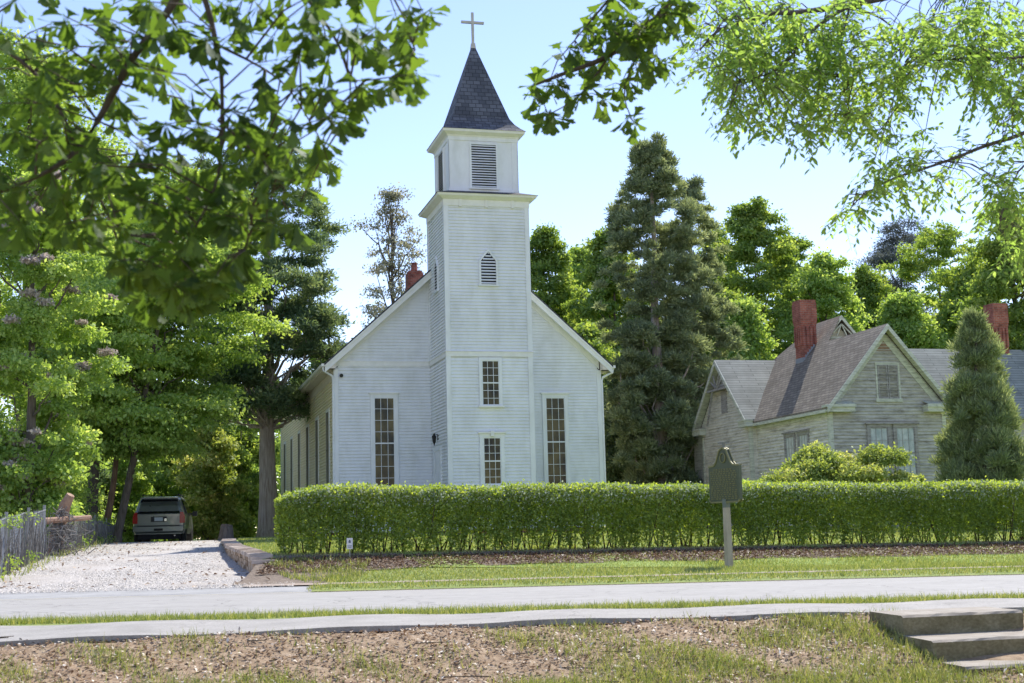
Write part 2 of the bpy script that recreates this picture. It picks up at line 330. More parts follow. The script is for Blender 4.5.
sheet('paved_gutter', np.arange(-4.5, 40, .25), rough(lambda x: 22.72 + .1 * sm(-2, 3, x), .05, 2.1), rough(lambda x: 23.12, .04, 3), 3, h_lawn, M['old_paving'], .024, label='thin strip of old paving in the verge')
sheet('road_apron', np.arange(-40, -1.6, .2), lambda x: 21.6, lambda x: 23.1 - .7 * sm(-3.4, -1.7, x), 8, lambda x, y: h_drive(x, y) - .03 * (1 - sm(21.6, 21.85, y)), noisy('worn_asphalt', [(.3, (.27, .265, .26)), (.7, (.40, .395, .385))], 2, .9, .5, .01, (1, 2, 1), 9, 40, [(.35, (.8, .8, .8)), (.65, (1.06, 1.06, 1.06))]), .012, label='worn asphalt apron at the mouth of the driveway')
yy = np.linspace(22.6, 66, 120)
def cross(name, xl, xr_, hf, mat, dz, nx, label):
    V = []; 
    for y in yy:
        a, b = xl(y), xr_(y)
        for k in range(nx): x = a + (b - a) * k / (nx - 1); V.append((x, y, float(hf(x, y)) + dz - (.06 * (1 - float(sm(22.6, 23.3, y))) if name == 'driveway' else 0) + .012 * math.sin(x * 1.7 + y) * math.sin(y * .9)))
    F = [(i * nx + k, i * nx + k + 1, (i + 1) * nx + k + 1, (i + 1) * nx + k) for i in range(len(yy) - 1) for k in range(nx - 1)]
    return tag(np_obj(name, V, F, mat), label, kind='structure')
cross('driveway', lambda y: -np.interp(y, [22, 27, 31, 39.5, 48, 60], [30, 13, 11.6, 13.2, 14.8, 18]), lambda y: xwall(y) + .05, h_drive, M['gravel'], .025, 24, 'white gravel driveway rising past the church')
sheet('mulch_bed', np.arange(-4.6, 40, .2), lambda x: 25.7 + .26 * min(max(x, -5), 14) + .08 * math.sin(x * 3), lambda x: 28.2 + .26 * min(max(x, -5), 14), 14, h_lawn, M['mulch'], .035, label='brown pine straw bank under the hedge')
sheet('wall_end_bank', np.arange(-4.75, -2.7, .12), lambda x: 23.15 + .5 * max(0, x + 3.4), lambda x: 25.6, 14, lambda x, y: (lambda k: h_drive(x, y) * (1 - k) + h_lawn(x, y) * k)(sm(23.1, 24.8, y)), M['mulch'], .032, label='small shaded grass bank at the end of the stone wall')  # mulch brown here puts the shade on the grass into its colour
yy = np.linspace(25.3, 66, 120)
cross('lawn', lambda y: xwall(y) - .0, lambda y: 40, lambda x, y: h_lawn(x, y), M['lawn'], .03, 60, 'bright green church lawn behind the hedge')

# ---------------------------------------------------------------- leaves
QV = np.array([(0, 0, 0), (.5, -.5, .06), (1, 0, -.05), (.5, .5, .06)]); QF = np.array([(0, 1, 2, 3)])
def frames(D, N):
    D = D / (np.linalg.norm(D, axis=1, keepdims=True) + 1e-9)
    Y = np.cross(N, D); Y /= (np.linalg.norm(Y, axis=1, keepdims=True) + 1e-9)
    Z = np.cross(D, Y); return D, Y, Z
def scatter(TV, TF, C, D, N, SL, SW=None):
    """instance a leaf template at C along D with normal N, length SL, width SW -> V,F"""
    SW = SL if SW is None else SW
    X, Y, Z = frames(D, N); n = len(C); k = len(TV)
    V = C[:, None, :] + TV[None, :, 0, None] * X[:, None, :] * SL[:, None, None] + TV[None, :, 1, None] * Y[:, None, :] * SW[:, None, None] + TV[None, :, 2, None] * Z[:, None, :] * SL[:, None, None]
    F = (np.arange(n) * k)[:, None, None] + TF[None]
    return V.reshape(-1, 3), F.reshape(-1, TF.shape[1])
def unit(n):
    v = RNG.normal(size=(n, 3)); return v / np.linalg.norm(v, axis=1, keepdims=True)
def clump_leaves(CL, n, size, flat_=.8, up=.5, asp=.6, fill=.45, droop=0.0, spiky=0.0):
    """CL: (k,4+) clump centres + radius. n leaves in total, spread by r^2"""
    CL = np.asarray(CL, float); w = CL[:, 3] ** 2; w /= w.sum()
    idx = RNG.choice(len(CL), n, p=w); c = CL[idx, :3]; r = CL[idx, 3]
    d = unit(n); d[:, 2] = np.where(d[:, 2] < -.3, -d[:, 2] * .6, d[:, 2])
    rad = r * (fill + (1 - fill) * RNG.random(n) ** .6) * (1 + .18 * RNG.normal(size=n))
    P = c + d * rad[:, None] * np.array([1, 1, flat_])
    if droop: P[:, 2] -= droop * rad ** 2 / r * RNG.random(n)
    N = d * .5 + np.array([0, 0, up]) + unit(n) * .75; D = unit(n) * (1 - .5 * spiky) + d * (.4 + spiky) + np.array([0, 0, -.25 - droop + 1.1 * spiky])
    sz = size * (.6 + .8 * RNG.random(n))
    V, F = scatter(QV, QF, P, D, N, sz, sz * asp)
    tone = RNG.random(len(CL)); rnd = np.clip(.55 * RNG.random(n) + .45 * tone[idx], 0, 1)
    return V, F, rnd
def limb_path(a, b, sag=.15, n=6, wob=.08):
    a = np.array(a, float); b = np.array(b, float); L = np.linalg.norm(b - a); out = []
    for i in range(n + 1):
        t = i / n; p = a * (1 - t) + b * t; p[2] += math.sin(t * math.pi) * L * sag
        if 0 < i < n: p = p + np.array([random.gauss(0, 1) for _ in range(3)]) * L * wob * .3
        out.append(p)
    return out
def make_tree(name, label, base, H, R, mat, n, size, group=None, cat='tree', shape='round', trunk_r=.22, clear=.25, clumps=60, bark='bark', asp=.6, lean=(0, 0), seed=1, cr=None, blossom=0, limbs=24, up=.5, flat_=.75, fill=.45, droop=0, spiky=0):
    random.seed(seed); rs = np.random.default_rng(seed)
    bx, by, bz = base
    t = empty(name, (bx, by, bz), 0, label=label, cat=cat, group=group)
    top = np.array([lean[0], lean[1], H])
    ax = lambda s: np.array([lean[0] * s, lean[1] * s, H * s])
    def profile(q):
        if shape == 'round': return math.sin(math.pi * min(1, .16 + .80 * q)) ** .7
        if shape == 'cone': return (1 - q) ** .7 * (.8 + .2 * q) + .03
        if shape == 'column': return (.75 + .25 * math.sin(math.pi * (.15 + .8 * q))) * (1 if q < .8 else (1 - (q - .8) / .2 * .6))
        if shape == 'umbrella': return .5 + .5 * q if q < .75 else (1.0 - (q - .75) * 1.8)
        return (.75 + .25 * math.sin(q * 9 + seed)) * (1.12 - .85 * q ** 1.2)
    CL = []; nl_ = max(8, int(9 + clumps / 14)); crr = cr or R * .34
    conif = shape in ('cone', 'column', 'ragged') and spiky > 0
    LB = []
    for i in range(nl_):
        q = (i + rs.random()) / nl_; a = i * 2.4 + rs.normal() * .5; lr = R * (.34 + .20 * rs.random()) * (1 if not conif else .8) * (.55 + .45 * profile(q))
        r = max(0, R * profile(q) * (.72 + .4 * rs.random()) - lr * .7) * (.35 + .65 * rs.random() ** .5)
        z = clear + (1 - clear) * q; zc_ = min(H * z, H - lr * .75); c = ax(zc_ / H) + np.array([math.cos(a) * r, math.sin(a) * r, 0]); LB.append((*c, lr))
    LB.append((*(ax(1) - np.array([0, 0, R * .18])), R * .2))
    for i in range(clumps):
        if conif or i % 5 < 2:
            q = rs.random() ** (1.15 if shape != 'cone' else 1.5); a = rs.random() * 2 * math.pi
            rough_ = 1 + .22 * math.sin(2 * a + 6 * q + seed) + .14 * math.sin(5 * a - 8 * q + seed * 2) + .08 * math.sin(17 * q + 3 * a)
            r = R * profile(q) * rough_ * (.25 + .75 * rs.random() ** .5) * (1 if conif else .85); z = clear + (1 - clear) * q * (.97 if conif else .90)
            c = ax(z) + np.array([math.cos(a) * r, math.sin(a) * r, (.12 * r if conif else 0)]); c[2] = max(c[2], .2)
            CL.append((*c, crr * (.35 + .6 * rs.random()) * (.55 + .45 * (1 - q)) if conif else crr * (.4 + .5 * rs.random()))); continue
        l = LB[int(rs.integers(len(LB)))]; d = rs.normal(size=3); d /= np.linalg.norm(d); q = l[3] * rs.random() ** .4 * .95
        c = np.array(l[:3]) + d * q * np.array([1, 1, .8 if not conif else 1.25]); c[2] = max(c[2], .25)
        CL.append((*c, crr * (.35 + .45 * rs.random()) * (.6 if conif else 1)))
    tm = MB()
    n_t = 9; pts = [ax(i / n_t * .93) + np.array([math.sin(i * 1.3 + seed) * .05, math.cos(i * 1.7 + seed) * .05, 0]) * (i > 0) for i in range(n_t + 1)]
    pts[0] = np.array([0, 0, -.3]); rr = [trunk_r * (1 - .9 * (i / n_t)) + .01 for i in range(n_t + 1)]
    pts.insert(1, np.array([lean[0] * .03, lean[1] * .03, H * .03])); rr[0] = trunk_r * 1.5; rr.insert(1, trunk_r * 1.08)
    tm.tube(pts, rr, 10)
    tm.build('trunk', M[bark], t, smooth=True)
    lm = MB()
    for c in sorted(CL, key=lambda c: -c[3])[:limbs]:
        zf = max(clear * .97, c[2] / H - .22 * rs.random() - .05); a = ax(min(.9, zf))
        L = np.linalg.norm(np.array(c[:3]) - a); r0 = min(trunk_r * .30, .02 + L * .015)
        lm.tube(limb_path(a, c[:3], .05 if droop == 0 else .12), [r0 * (1 - .13 * k) for k in range(7)], 5)
    if limbs: lm.build('limbs', M[bark], t, smooth=True)
    V, F, rnd = clump_leaves(CL, n, size, flat_, up, asp, fill, droop, spiky)
    np_obj('crown', V, F, mat, t, rnd)
    if blossom:
        BC = [(c[0] + rs.normal() * .2, c[1] - abs(rs.normal()) * .3, c[2] + c[3] * .7, c[3] * .45) for c in CL if rs.random() < .5]
        V, F, rnd = clump_leaves(BC, blossom, size * .7, .5, .3, .7, .1); o = np_obj('blossom', V, F, M['blossom'], t, rnd); tag(o, 'mauve grey clusters')
    return t
def tree_px(name, label, px, Y, ytop, Rpx, *a, **k):
    x = xat(px, Y); z0 = float(hh(x, Y)) - .05; top = at(px, ytop, Y)[2]
    return make_tree(name, label, (x, Y, z0), top - z0, Rpx / FPX * Y, *a, **k)

# ---------------------------------------------------------------- wall building
def clap(mb, O, U, zr, urange, nrm, board=.116, lip=.042, slope_steps=1):
    """clapboards on a wall: O origin, U horizontal unit dir, zr (z0,z1), urange(z)->list of (u0,u1)"""
    O = np.array(O, float); U = np.array(U, float); Nn = np.array(nrm, float)
    z = zr[0]
    while z < zr[1] - 1e-4:
        z1 = min(z + board, zr[1])
        for (a0, b0), (a1, b1) in zip(urange(z), urange(z1)):
            if b0 - a0 < .01: continue
            if b1 - a1 < .01: m_ = (a1 + b1) / 2; a1, b1 = m_ - .004, m_ + .004
            p = lambda u, zz, d: O + U * u + np.array([0, 0, zz]) + Nn * d
            mb.add([p(a0, z, .002), p(b0, z, .002), p(b0, z, lip), p(a0, z, lip), p(b1, z1, .003), p(a1, z1, .003)], [(0, 1, 2, 3), (3, 2, 4, 5)])
        z = z1
def uv_plane(o, U, V, org=(0, 0, 0)):
    """planar uv in metres along directions U, V per object"""
    me = o.data; uv = me.uv_layers.new(name='uv'); U = np.array(U, float); V = np.array(V, float); org = np.array(org)
    co = np.array([v.co[:] for v in me.vertices])
    for l in me.loops:
        p = co[l.vertex_index] - org; uv.data[l.index].uv = (p @ U, p @ V)
def uv_auto(o, U=None):
    """uv per face: horizontal run and slope distance"""
    me = o.data; uv = me.uv_layers.new(name='uv')
    for f in me.polygons:
        n = np.array(f.normal[:]); h = np.cross((0, 0, 1), n)
        if np.linalg.norm(h) < .05: h = np.array([1., 0, 0])
        h /= np.linalg.norm(h); s = np.cross(n, h)
        for li in f.loop_indices:
            p = np.array(me.vertices[me.loops[li].vertex_index].co[:]); uv.data[li].uv = (p @ h, p @ s)
def sash_window(root, off, O, U, nrm, u0, u1, z0, zm, z1, cols, rows_u, rows_l, trim='white', glass='glass', cw=.13, hood=True, sill=True, key=False, mat_m='white', name='window', proud=.072, pane_label=None):
    """double hung window proud of the boards; returns its frame"""
    O = np.array(O, float); U = np.array(U, float); N = np.array(nrm, float); Zv = np.array([0, 0, 1.])
    def bx(mb, a, b, c, d, e, f):   # u a..b, z c..d, depth e..f
        P = lambda u, z, q: O + U * u + Zv * z + N * q
        mb.hexa([P(a, c, e), P(b, c, e), P(b, c, f), P(a, c, f)], [P(a, d, e), P(b, d, e), P(b, d, f), P(a, d, f)])
    fm = MB(); pr = proud
    bx(fm, u0 - cw, u0, z0, z1 + cw, .0, pr); bx(fm, u1, u1 + cw, z0, z1 + cw, .0, pr)
    bx(fm, u0, u1, z1, z1 + cw, .0, pr - .003)
    fr = fm.build(name, M[trim], root, off)
    if hood:
        hm = MB(); bx(hm, u0 - cw - .06, u1 + cw + .06, z1 + cw, z1 + cw + .05, .0, pr + .06)
        if key:
            c = (u0 + u1) / 2; bx(hm, c - .06, c + .06, z1 + .03, z1 + cw + .09, .0, pr + .075)
        hm.build('window_hood', M['cream'] if trim == 'white' else M[trim], fr)
    if sill:
        sm_ = MB(); bx(sm_, u0 - cw - .04, u1 + cw + .04, z0 - .06, z0, .0, pr + .05); sm_.build('sill', M['cream'] if trim == 'white' else M[trim], fr)
    gm = MB(); bx(gm, u0, u1, z0, z1, .004, .034); gm.build('pane', M[glass], fr)
    mm = MB(); w = .015
    bx(mm, u0, u1, zm - .022, zm + .022, .034, .060); bx(mm, u0, u1, z1 - .035, z1, .034, .054); bx(mm, u0, u1, z0, z0 + .05, .034, .054)
    bx(mm, u0, u0 + .03, z0 + .05, z1 - .035, .034, .052); bx(mm, u1 - .03, u1, z0 + .05, z1 - .035, .034, .052)
    for k in range(1, cols):
        u = u0 + (u1 - u0) * k / cols; bx(mm, u - w / 2, u + w / 2, z0 + .05, z1 - .035, .034, .045)
    for (a, b, r) in ((zm, z1, rows_u), (z0, zm, rows_l)):
        for k in range(1, r):
            z = a + (b - a) * k / r; bx(mm, u0 + .03, u1 - .03, z - w / 2, z + w / 2, .034, .043)
    mm.build('sash', M[mat_m], fr)
    for c in fr.children:
        if c.name.split('.')[0] in ('window_hood', 'sill', 'pane', 'sash'):
            me = c.data
            if not me.get('_off'):
                me.transform(Matrix.Translation(off)); me['_off'] = 1
    return fr
def louvre(root, off, O, U, nrm, u0, u1, z0, z1, point=0, n=14, name='louvre', trim='white', slat='white', cw=.07, lab=None):
    O = np.array(O, float); U = np.array(U, float); N = np.array(nrm, float); Zv = np.array([0, 0, 1.])
    P = lambda u, z, q: O + U * u + Zv * z + N * q
    c = (u0 + u1) / 2; fm = MB()
    def frame(mb, a, b, zz0, zz1, pt, q0, q1):
        pts = [P(a, zz0, q0), P(b, zz0, q0), P(b, zz1, q0)] + ([P(c, zz1 + pt, q0)] if pt else []) + [P(a, zz1, q0)]
        mb.prism(pts, N * (q1 - q0))
    bk = MB(); frame(bk, u0, u1, z0, z1, point, .003, .035)
    def bx(mb, a, b, c_, d, e, f): mb.hexa([P(a, c_, e), P(b, c_, e), P(b, c_, f), P(a, c_, f)], [P(a, d, e), P(b, d, e), P(b, d, f), P(a, d, f)])
    bx(fm, u0 - cw, u0, z0, z1, 0, .075); bx(fm, u1, u1 + cw, z0, z1, 0, .075); bx(fm, u0 - cw - .03, u1 + cw + .03, z0 - .06, z0, 0, .10)
    if point:
        for s_, a in ((1, u0 - cw), (-1, u1 + cw)):
            fm.prism([P(a, z1, .0), P(a + s_ * cw, z1, .0), P(c, z1 + point, .0), P(c, z1 + point + cw * 1.6, .0)], N * .075)
    else: bx(fm, u0 - cw, u1 + cw, z1, z1 + cw, 0, .075)
    fr = fm.build(name, M[trim], root, off); bk.build('backing', M['dark'], fr, off)
    sl_ = MB(); tot = z1 + point - z0
    for k in range(n):
        z = z0 + tot * (k + .25) / n; zt = z + tot / n * .42
        hw = (u1 - u0) / 2
        if zt > z1: hw *= max(.05, 1 - (zt - z1) / max(point, .01))
        a, b = c - hw + .004, c + hw - .004
        sl_.hexa([P(a, z, .068), P(b, z, .068), P(b, z + .012, .072), P(a, z + .012, .072)], [P(a, zt, .036), P(b, zt, .036), P(b, zt + .012, .040), P(a, zt + .012, .040)])
    sl_.build('slats', M[slat], fr, off)
    return fr

# ---------------------------------------------------------------- CHURCH
YAW = .2541
CH = empty('church', (-1.5685, 50.5358, EYE - .25), YAW, label='white clapboard church with a central steeple and tall sash windows', cat='church')
off = (0, 0, .25)
X_, Y_ = np.array([1., 0, 0]), np.array([0, 1., 0])
L = 21.8; TX = .02; P_ = 2.99; T = 1.5; TC = -P_ + T     # tower centre Y
RZ = lambda x: 10.98 - .9 * abs(x)
w = MB()
gab = lambda z: (lambda hw: [(-hw, hw)])(min(4.9, (10.62 - z) / .9))
clap(w, (0, 0, 0), X_, (.1, 10.6), gab, -Y_)
clap(w, (0, L, 0), X_, (.1, 10.6), gab, Y_)
w.box(-4.995, 4.995, .005, L - .005, .1, 5.96)
w.prism([(-4.99, .006, 5.96), (4.99, .006, 5.96), (0, .006, 10.45)], (0, L - .012, 0))
w.build('wall', M['white'], CH, off)
M['cream_wall'] = noisy('cream_side_paint', [(.3, (.74, .67, .48)), (.7, (.84, .77, .58))], 1.5, .6, .05, .003)  # cream tone puts warm light bounced off the gravel into the wall colour
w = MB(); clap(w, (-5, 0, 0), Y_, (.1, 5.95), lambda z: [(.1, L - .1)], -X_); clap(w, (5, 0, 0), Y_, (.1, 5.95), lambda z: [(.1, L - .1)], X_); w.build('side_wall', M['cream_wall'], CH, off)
MB().box(-4.9, 4.9, .06, L - .06, -.5, .1).build('foundation', M['brick'], CH, off)
tr = MB()
for sx in (-1, 1):
    for y0, y1 in ((-.052, .12), (L - .12, L + .052)):
        MB().box(sx * 5.05 if sx < 0 else 4.88, -4.88 if sx < 0 else 5.05, y0, y1, .1, 5.95).build('corner_board', M['white'], CH, off)
MB().box(-4.88, -1.56, -.055, 0, 6.06, 6.22).box(-4.88, -1.56, -.075, 0, 6.22, 6.245).build('band_board', M['cream'], CH, off)
# roof slabs
for sx in (-1, 1):
    r = MB(); e = 5.42
    q = lambda x, y, d: (sx * x, y, RZ(x) + d)
    r.hexa([q(0, -.42, -.07), q(e, -.42, -.07), q(e, L + .4, -.07), q(0, L + .4, -.07)], [q(0, -.42, 0), q(e, -.42, 0), q(e, L + .4, 0), q(0, L + .4, 0)]) if sx > 0 else \
        r.hexa([q(e, -.42, -.07), q(0, -.42, -.07), q(0, L + .4, -.07), q(e, L + .4, -.07)], [q(e, -.42, 0), q(0, -.42, 0), q(0, L + .4, 0), q(e, L + .4, 0)])
    o = r.build('roof', M['shingle_dark'], CH, off); uv_auto(o)
    k = MB()    # rake board, rake soffit, eave box
    def rk(a, b, y0, y1, d0, d1):
        f = lambda x, y, d: (sx * x, y, RZ(x) + d)
        A = [f(a, y0, d0), f(b, y0, d0), f(b, y1, d0), f(a, y1, d0)]; B = [f(a, y0, d1), f(b, y0, d1), f(b, y1, d1), f(a, y1, d1)]
        if sx < 0: A = [A[1], A[0], A[3], A[2]]; B = [B[1], B[0], B[3], B[2]]
        k.hexa(A, B)
    rk(0, 5.40, -.40, -.36, -.34, -.072); rk(0, 5.36, -.36, -.005, -.16, -.075)
    rk(0, 4.98, -.05, -.012, -.50, -.165); rk(0, 5.38, -.425, -.40, -.15, -.075)
    k.build('rake_board', M['cream'], CH, off)
    k = MB(); x0, x1 = sorted((sx * 5.0, sx * 5.40))
    k.box(x0, x1, -.36, L + .3, 5.93, 5.96)
    x0, x1 = sorted((sx * 5.37, sx * 5.40)); k.box(x0, x1, -.36, L + .3, 5.96, 6.08)
    x0, x1 = sorted((sx * 5.0, sx * 5.04)); k.box(x0, x1, 0, L, 5.62, 5.93)
    k.prism([(sx * 5.02, -.385, 5.93), (sx * 5.40, -.385, 5.93), (sx * 5.40, -.385, 6.10), (sx * 5.02, -.385, 6.30)], (0, .37, 0))
    k.build('eave_soffit', noisy('soffit_paint', [(.3, (.60, .54, .46)), (.7, (.72, .67, .60))], 2, .6, .05, .003), CH, off)
    g = MB(); x0, x1 = sorted((sx * 5.40, sx * 5.52)); g.box(x0, x1, -.40, L + .35, 6.0, 6.10)
    g.build('gutter', M['cream'], CH, off)
    d = MB(); d.tube([(sx * 5.46, -.30, 6.0), (sx * 5.44, -.28, 5.86), (sx * 5.1, -.1, 5.68), (sx * 5.07, -.06, 5.55), (sx * 5.07, -.06, .2)], .04, 6)
    d.build('downspout', M['white'], CH, off)
MB().box(-.22, .50, 11.4, 12.1, 10.4, 11.75).box(-.17, .45, 11.45, 12.05, 11.75, 11.87).tube([(.14, 11.75, 11.85), (.14, 11.75, 12.0), (.14, 11.75, 12.28)], [.17, .15, .13], 8).build('chimney', M['brick'], CH, off)
# facade windows
sash_window(CH, off, (0, -.012, 0), X_, -Y_, -3.60, -2.86, 1.60, 3.26, 4.92, 3, 4, 4)
sash_window(CH, off, (0, -.012, 0), X_, -Y_, 2.84, 3.58, 1.60, 3.26, 4.92, 3, 4, 4)
for k in range(6):
    y = 1.87 + 3.53 * k
    for sx in (-1, 1):
        sash_window(CH, off, (sx * 5.012, 0, 0), Y_, X_ * sx, y - .37, y + .37, 1.60, 3.15, 4.55, 3, 4, 4, proud=.045, hood=False, sill=False, glass='screen', mat_m='screen')
# spotlight on corner
sp = MB().tube([(-4.78, -.03, 5.72), (-4.78, -.14, 5.70)], [.05, .07], 10); sp.build('spotlight', M['iron'], CH, off)
# tower
w = MB(); t0, t1 = TX - T, TX + T; f0 = -P_; fb = TC + T
for zr in ((.1, 6.05), (6.24, 11.45)):
    clap(w, (0, f0, 0), X_, zr, lambda z: [(t0 + .11, t1 - .11)], -Y_)
    clap(w, (t0, 0, 0), Y_, zr, lambda z: [(f0 + .11, fb - .02)], -X_)
    clap(w, (t1, 0, 0), Y_, zr, lambda z: [(f0 + .11, fb - .02)], X_)
    clap(w, (0, fb, 0), X_, zr, lambda z: [(t0 + .11, t1 - .11)], Y_)
w.box(t0 + .003, t1 - .003, f0 + .003, fb - .003, .1, 11.9)
w.build('tower', M['white'], CH, off)
tr = MB()
for (a, b) in ((t0 - .052, t0 + .12), (t1 - .12, t1 + .052)):
    for q_ in ((f0 - .053, f0 + .12, .1, 6.05), (f0 - .053, f0 + .12, 6.25, 11.40), (fb - .12, fb + .053, 6.25, 11.40)):
        MB().box(a, b, *q_).build('tower_corner_board', M['white'], CH, off)
bd = MB(); bd.frust(TX, TC, T + .062, 6.05, T + .062, 6.22); bd.frust(TX, TC, T + .09, 6.221, T + .07, 6.25); bd.build('tower_band', M['cream'], CH, off)
MB().frust(TX, TC, 1.47, -.5, 1.47, .1).build('tower_foundation', M['brick'], CH, off)
c = MB(); c.frust(TX, TC, T + .065, 11.40, T + .065, 11.63); c.frust(TX, TC, T + .09, 11.63, T + .26, 11.72); c.frust(TX, TC, T + .28, 11.721, T + .31, 11.80)
for u in (-.95, 0, .95):
    c.box(TX + u - .05, TX + u + .05, f0 - .10, f0 - .035, 11.36, 11.63)
c.build('tower_cornice', M['cream'], CH, off)
o = MB().frust(TX, TC, T + .34, 11.802, 1.30, 12.0).build('skirt_roof', M['shingle_dark'], CH, off); uv_auto(o)
b_ = 1.25; bf = TC - b_
be = MB(); be.frust(TX, TC, b_, 11.9, b_, 14.05)
be.frust(TX, TC, b_ + .04, 12.001, b_ + .03, 12.12); be.frust(TX, TC, b_ + .035, 13.86, b_ + .035, 14.049)
for (ax_, sgn) in (('y', -1), ('x', -1), ('x', 1), ('y', 1)):
    for u in (-1, 1):
        a, c2 = sorted((u * (b_ + .022), u * (b_ - .2)))
        d0, d1 = sorted((sgn * b_, sgn * (b_ + .022)))
        if ax_ == 'y': be.box(TX + a, TX + c2, TC + d0, TC + d1, 12.12, 13.86)
        else: be.box(TX + d0, TX + d1, TC + (a if u < 0 else a), TC + c2, 12.12, 13.86)
be.build('belfry', M['white'], CH, off)
c = MB(); c.frust(TX, TC, b_ + .05, 14.0, b_ + .07, 14.05); c.frust(TX, TC, b_ + .08, 14.051, b_ + .22, 14.13); c.frust(TX, TC, b_ + .235, 14.131, b_ + .26, 14.22); c.build('belfry_cornice', M['cream'], CH, off)
sp = MB(); pr = [(b_ + .28, 14.222), (b_ + .12, 14.36), (b_ - .05, 14.55), (b_ - .2, 14.80), (.04, 17.88)]
for (h0, z0), (h1, z1) in zip(pr, pr[1:]): sp.frust(TX, TC, h0, z0, h1, z1)
o = sp.build('spire', M['shingle_spire'], CH, off); uv_auto(o)
cr = MB(); cr.box(TX - .045, TX + .045, TC - .04, TC + .04, 17.8, 19.15); cr.box(TX - .43, TX + .43, TC - .039, TC + .041, 18.72, 18.81); cr.frust(TX, TC, .09, 17.75, .07, 17.95)
cr.build('cross', noisy('cross_metal', [(.3, (.40, .38, .34)), (.7, (.56, .54, .50))], 5, .5, .1, .005), CH, off)
louvre(CH, off, (TX, bf - .002, 0), X_, -Y_, -.45, .45, 12.14, 13.72, n=17)
louvre(CH, off, (TX - b_ - .002, TC, 0), Y_, -X_, -.45, .45, 12.14, 13.72, n=17)
louvre(CH, off, (TX + b_ + .002, TC, 0), Y_, X_, -.45, .45, 12.14, 13.72, n=17)
louvre(CH, off, (.04, f0 - .012, 0), X_, -Y_, -.27, .27, 8.60, 9.44, .34, n=11)
louvre(CH, off, (t0 - .012, TC - .05, 0), Y_, -X_, -.27, .27, 8.60, 9.44, .34, n=11)
sash_window(CH, off, (.03, f0 - .012, 0), X_, -Y_, -.31, .31, 4.33, 5.13, 5.92, 3, 3, 3, cw=.10, hood=False)
sash_window(CH, off, (.03, f0 - .012, 0), X_, -Y_, -.31, .31, 1.60, 2.42, 3.24, 3, 3, 3, key=True)
d = MB(); d.box(t0 - .05, t0 - .012, -1.72, -.72, .35, 2.9); d.box(t0 - .075, t0 - .01, -1.84, -1.72, .35, 3.02); d.box(t0 - .075, t0 - .01, -.72, -.60, .35, 3.02); d.box(t0 - .08, t0 - .01, -1.72, -.72, 2.9, 3.02)
dd = d.build('door', M['white'], CH, off); MB().tube([(t0 - .05, -1.6, 1.35), (t0 - .11, -1.6, 1.35)], [.02, .035], 8).build('door_knob', M['iron'], dd, off)
ln = MB(); lx = t0 - .16; ly = -1.22
ln.box(t0 - .04, t0 - .01, ly - .05, ly + .05, 3.28, 3.5); ln.bar((t0 - .02, ly, 3.45), (lx, ly, 3.52), .02, .02)
ln.tube([(lx, ly, 3.52), (lx, ly, 3.46), (lx, ly, 3.42), (lx, ly, 3.22), (lx, ly, 3.16), (lx, ly, 3.08)], [.01, .05, .085, .06, .03, .008], 6)
ln.build('wall_lantern', M['iron'], CH, off)
st = MB(); st.box(t0 - 1.5, t0 - .02, -1.95, -.2, -.5, .32); st.box(t0 - 1.85, t0 - 1.5, -1.95, -.2, -.5, .12); st.build('stoop', M['concrete'], CH, off)

# ---------------------------------------------------------------- OLD HOUSE
HZ0 = EYE - .55
HS = empty('old_house', (11.47, 50, HZ0), YAW, label='weathered grey abandoned clapboard house with steep gables and brown roof', cat='house')
off = (0, 0, .55); zb = -.45
W1 = 4.65; XC = W1 / 2
def RL(x): return 4.5 + 1.18 * x      # main left slope
w = MB()
clap(w, (0, 0, 0), X_, (zb, 6.9), lambda z: [(.08 if z < 4.2 else max(.08, (z - 4.35) / 1.18), W1 - .08 if z < 4.2 else W1 - max(.08, (z - 4.35) / 1.18))], -Y_, .125)
w.prism([(.01, .004, zb), (W1 - .01, .004, zb), (W1 - .01, .004, 4.3), (XC, .004, 7.05), (.01, .004, 4.3)], (0, 6.2, 0))
w.build('front_wall', M['oldwood_grey'], HS, off)
w = MB(); clap(w, (0, 0, 0), Y_, (zb, 4.25), lambda z: [(.08, 6.3)], -X_, .125)
clap(w, (W1, 0, 0), Y_, (zb, 4.25), lambda z: [(.08, 3.9)], X_, .125)
w.box(.005, 6.7, 5.4, 13.2, zb, 4.3)
w.prism([(.3, 5.3, 4.3), (6.3, 5.3, 4.3), (3.3, 5.3, 8.1)], (0, 1.6, 0))
clap(w, (3.3, 5.29, 0), X_, (6.0, 8.0), lambda z: [(-(8.1 - z) / 1.2, (8.1 - z) / 1.2)], -Y_, .125)
w.build('side_wall', M['oldwood'], HS, off)
w = MB(); wx = -.3      # left wing, gable to the left
clap(w, (wx, 0, 0), Y_, (zb, 6.75), lambda z: [(6.38, 11.22) if z < 4.2 else (8.85 - (6.85 - z) / .97 + .02, 8.85 + (6.85 - z) / .97 - .02)], -X_, .125)
w.prism([(wx + .004, 6.3, zb), (wx + .004, 11.3, zb), (wx + .004, 11.3, 4.2), (wx + .004, 8.85, 6.75), (wx + .004, 6.3, 4.2)][::-1], (2.2, 0, 0))
w.build('wing_wall', M['oldwood'], HS, off)
w = MB(); clap(w, (W1, 4.0, 0), X_, (zb, 4.3), lambda z: [(.02, 9.0)], -Y_, .125)
w.prism([(W1 + 9, 4.005, zb), (W1 + 9, 9.2, zb), (W1 + 9, 9.2, 4.3), (W1 + 9, 6.6, 7.1), (W1 + 9, 4.005, 4.3)], (-10, 0, 0))
w.build('right_wing_wall', M['oldwood_grey'], HS, off)
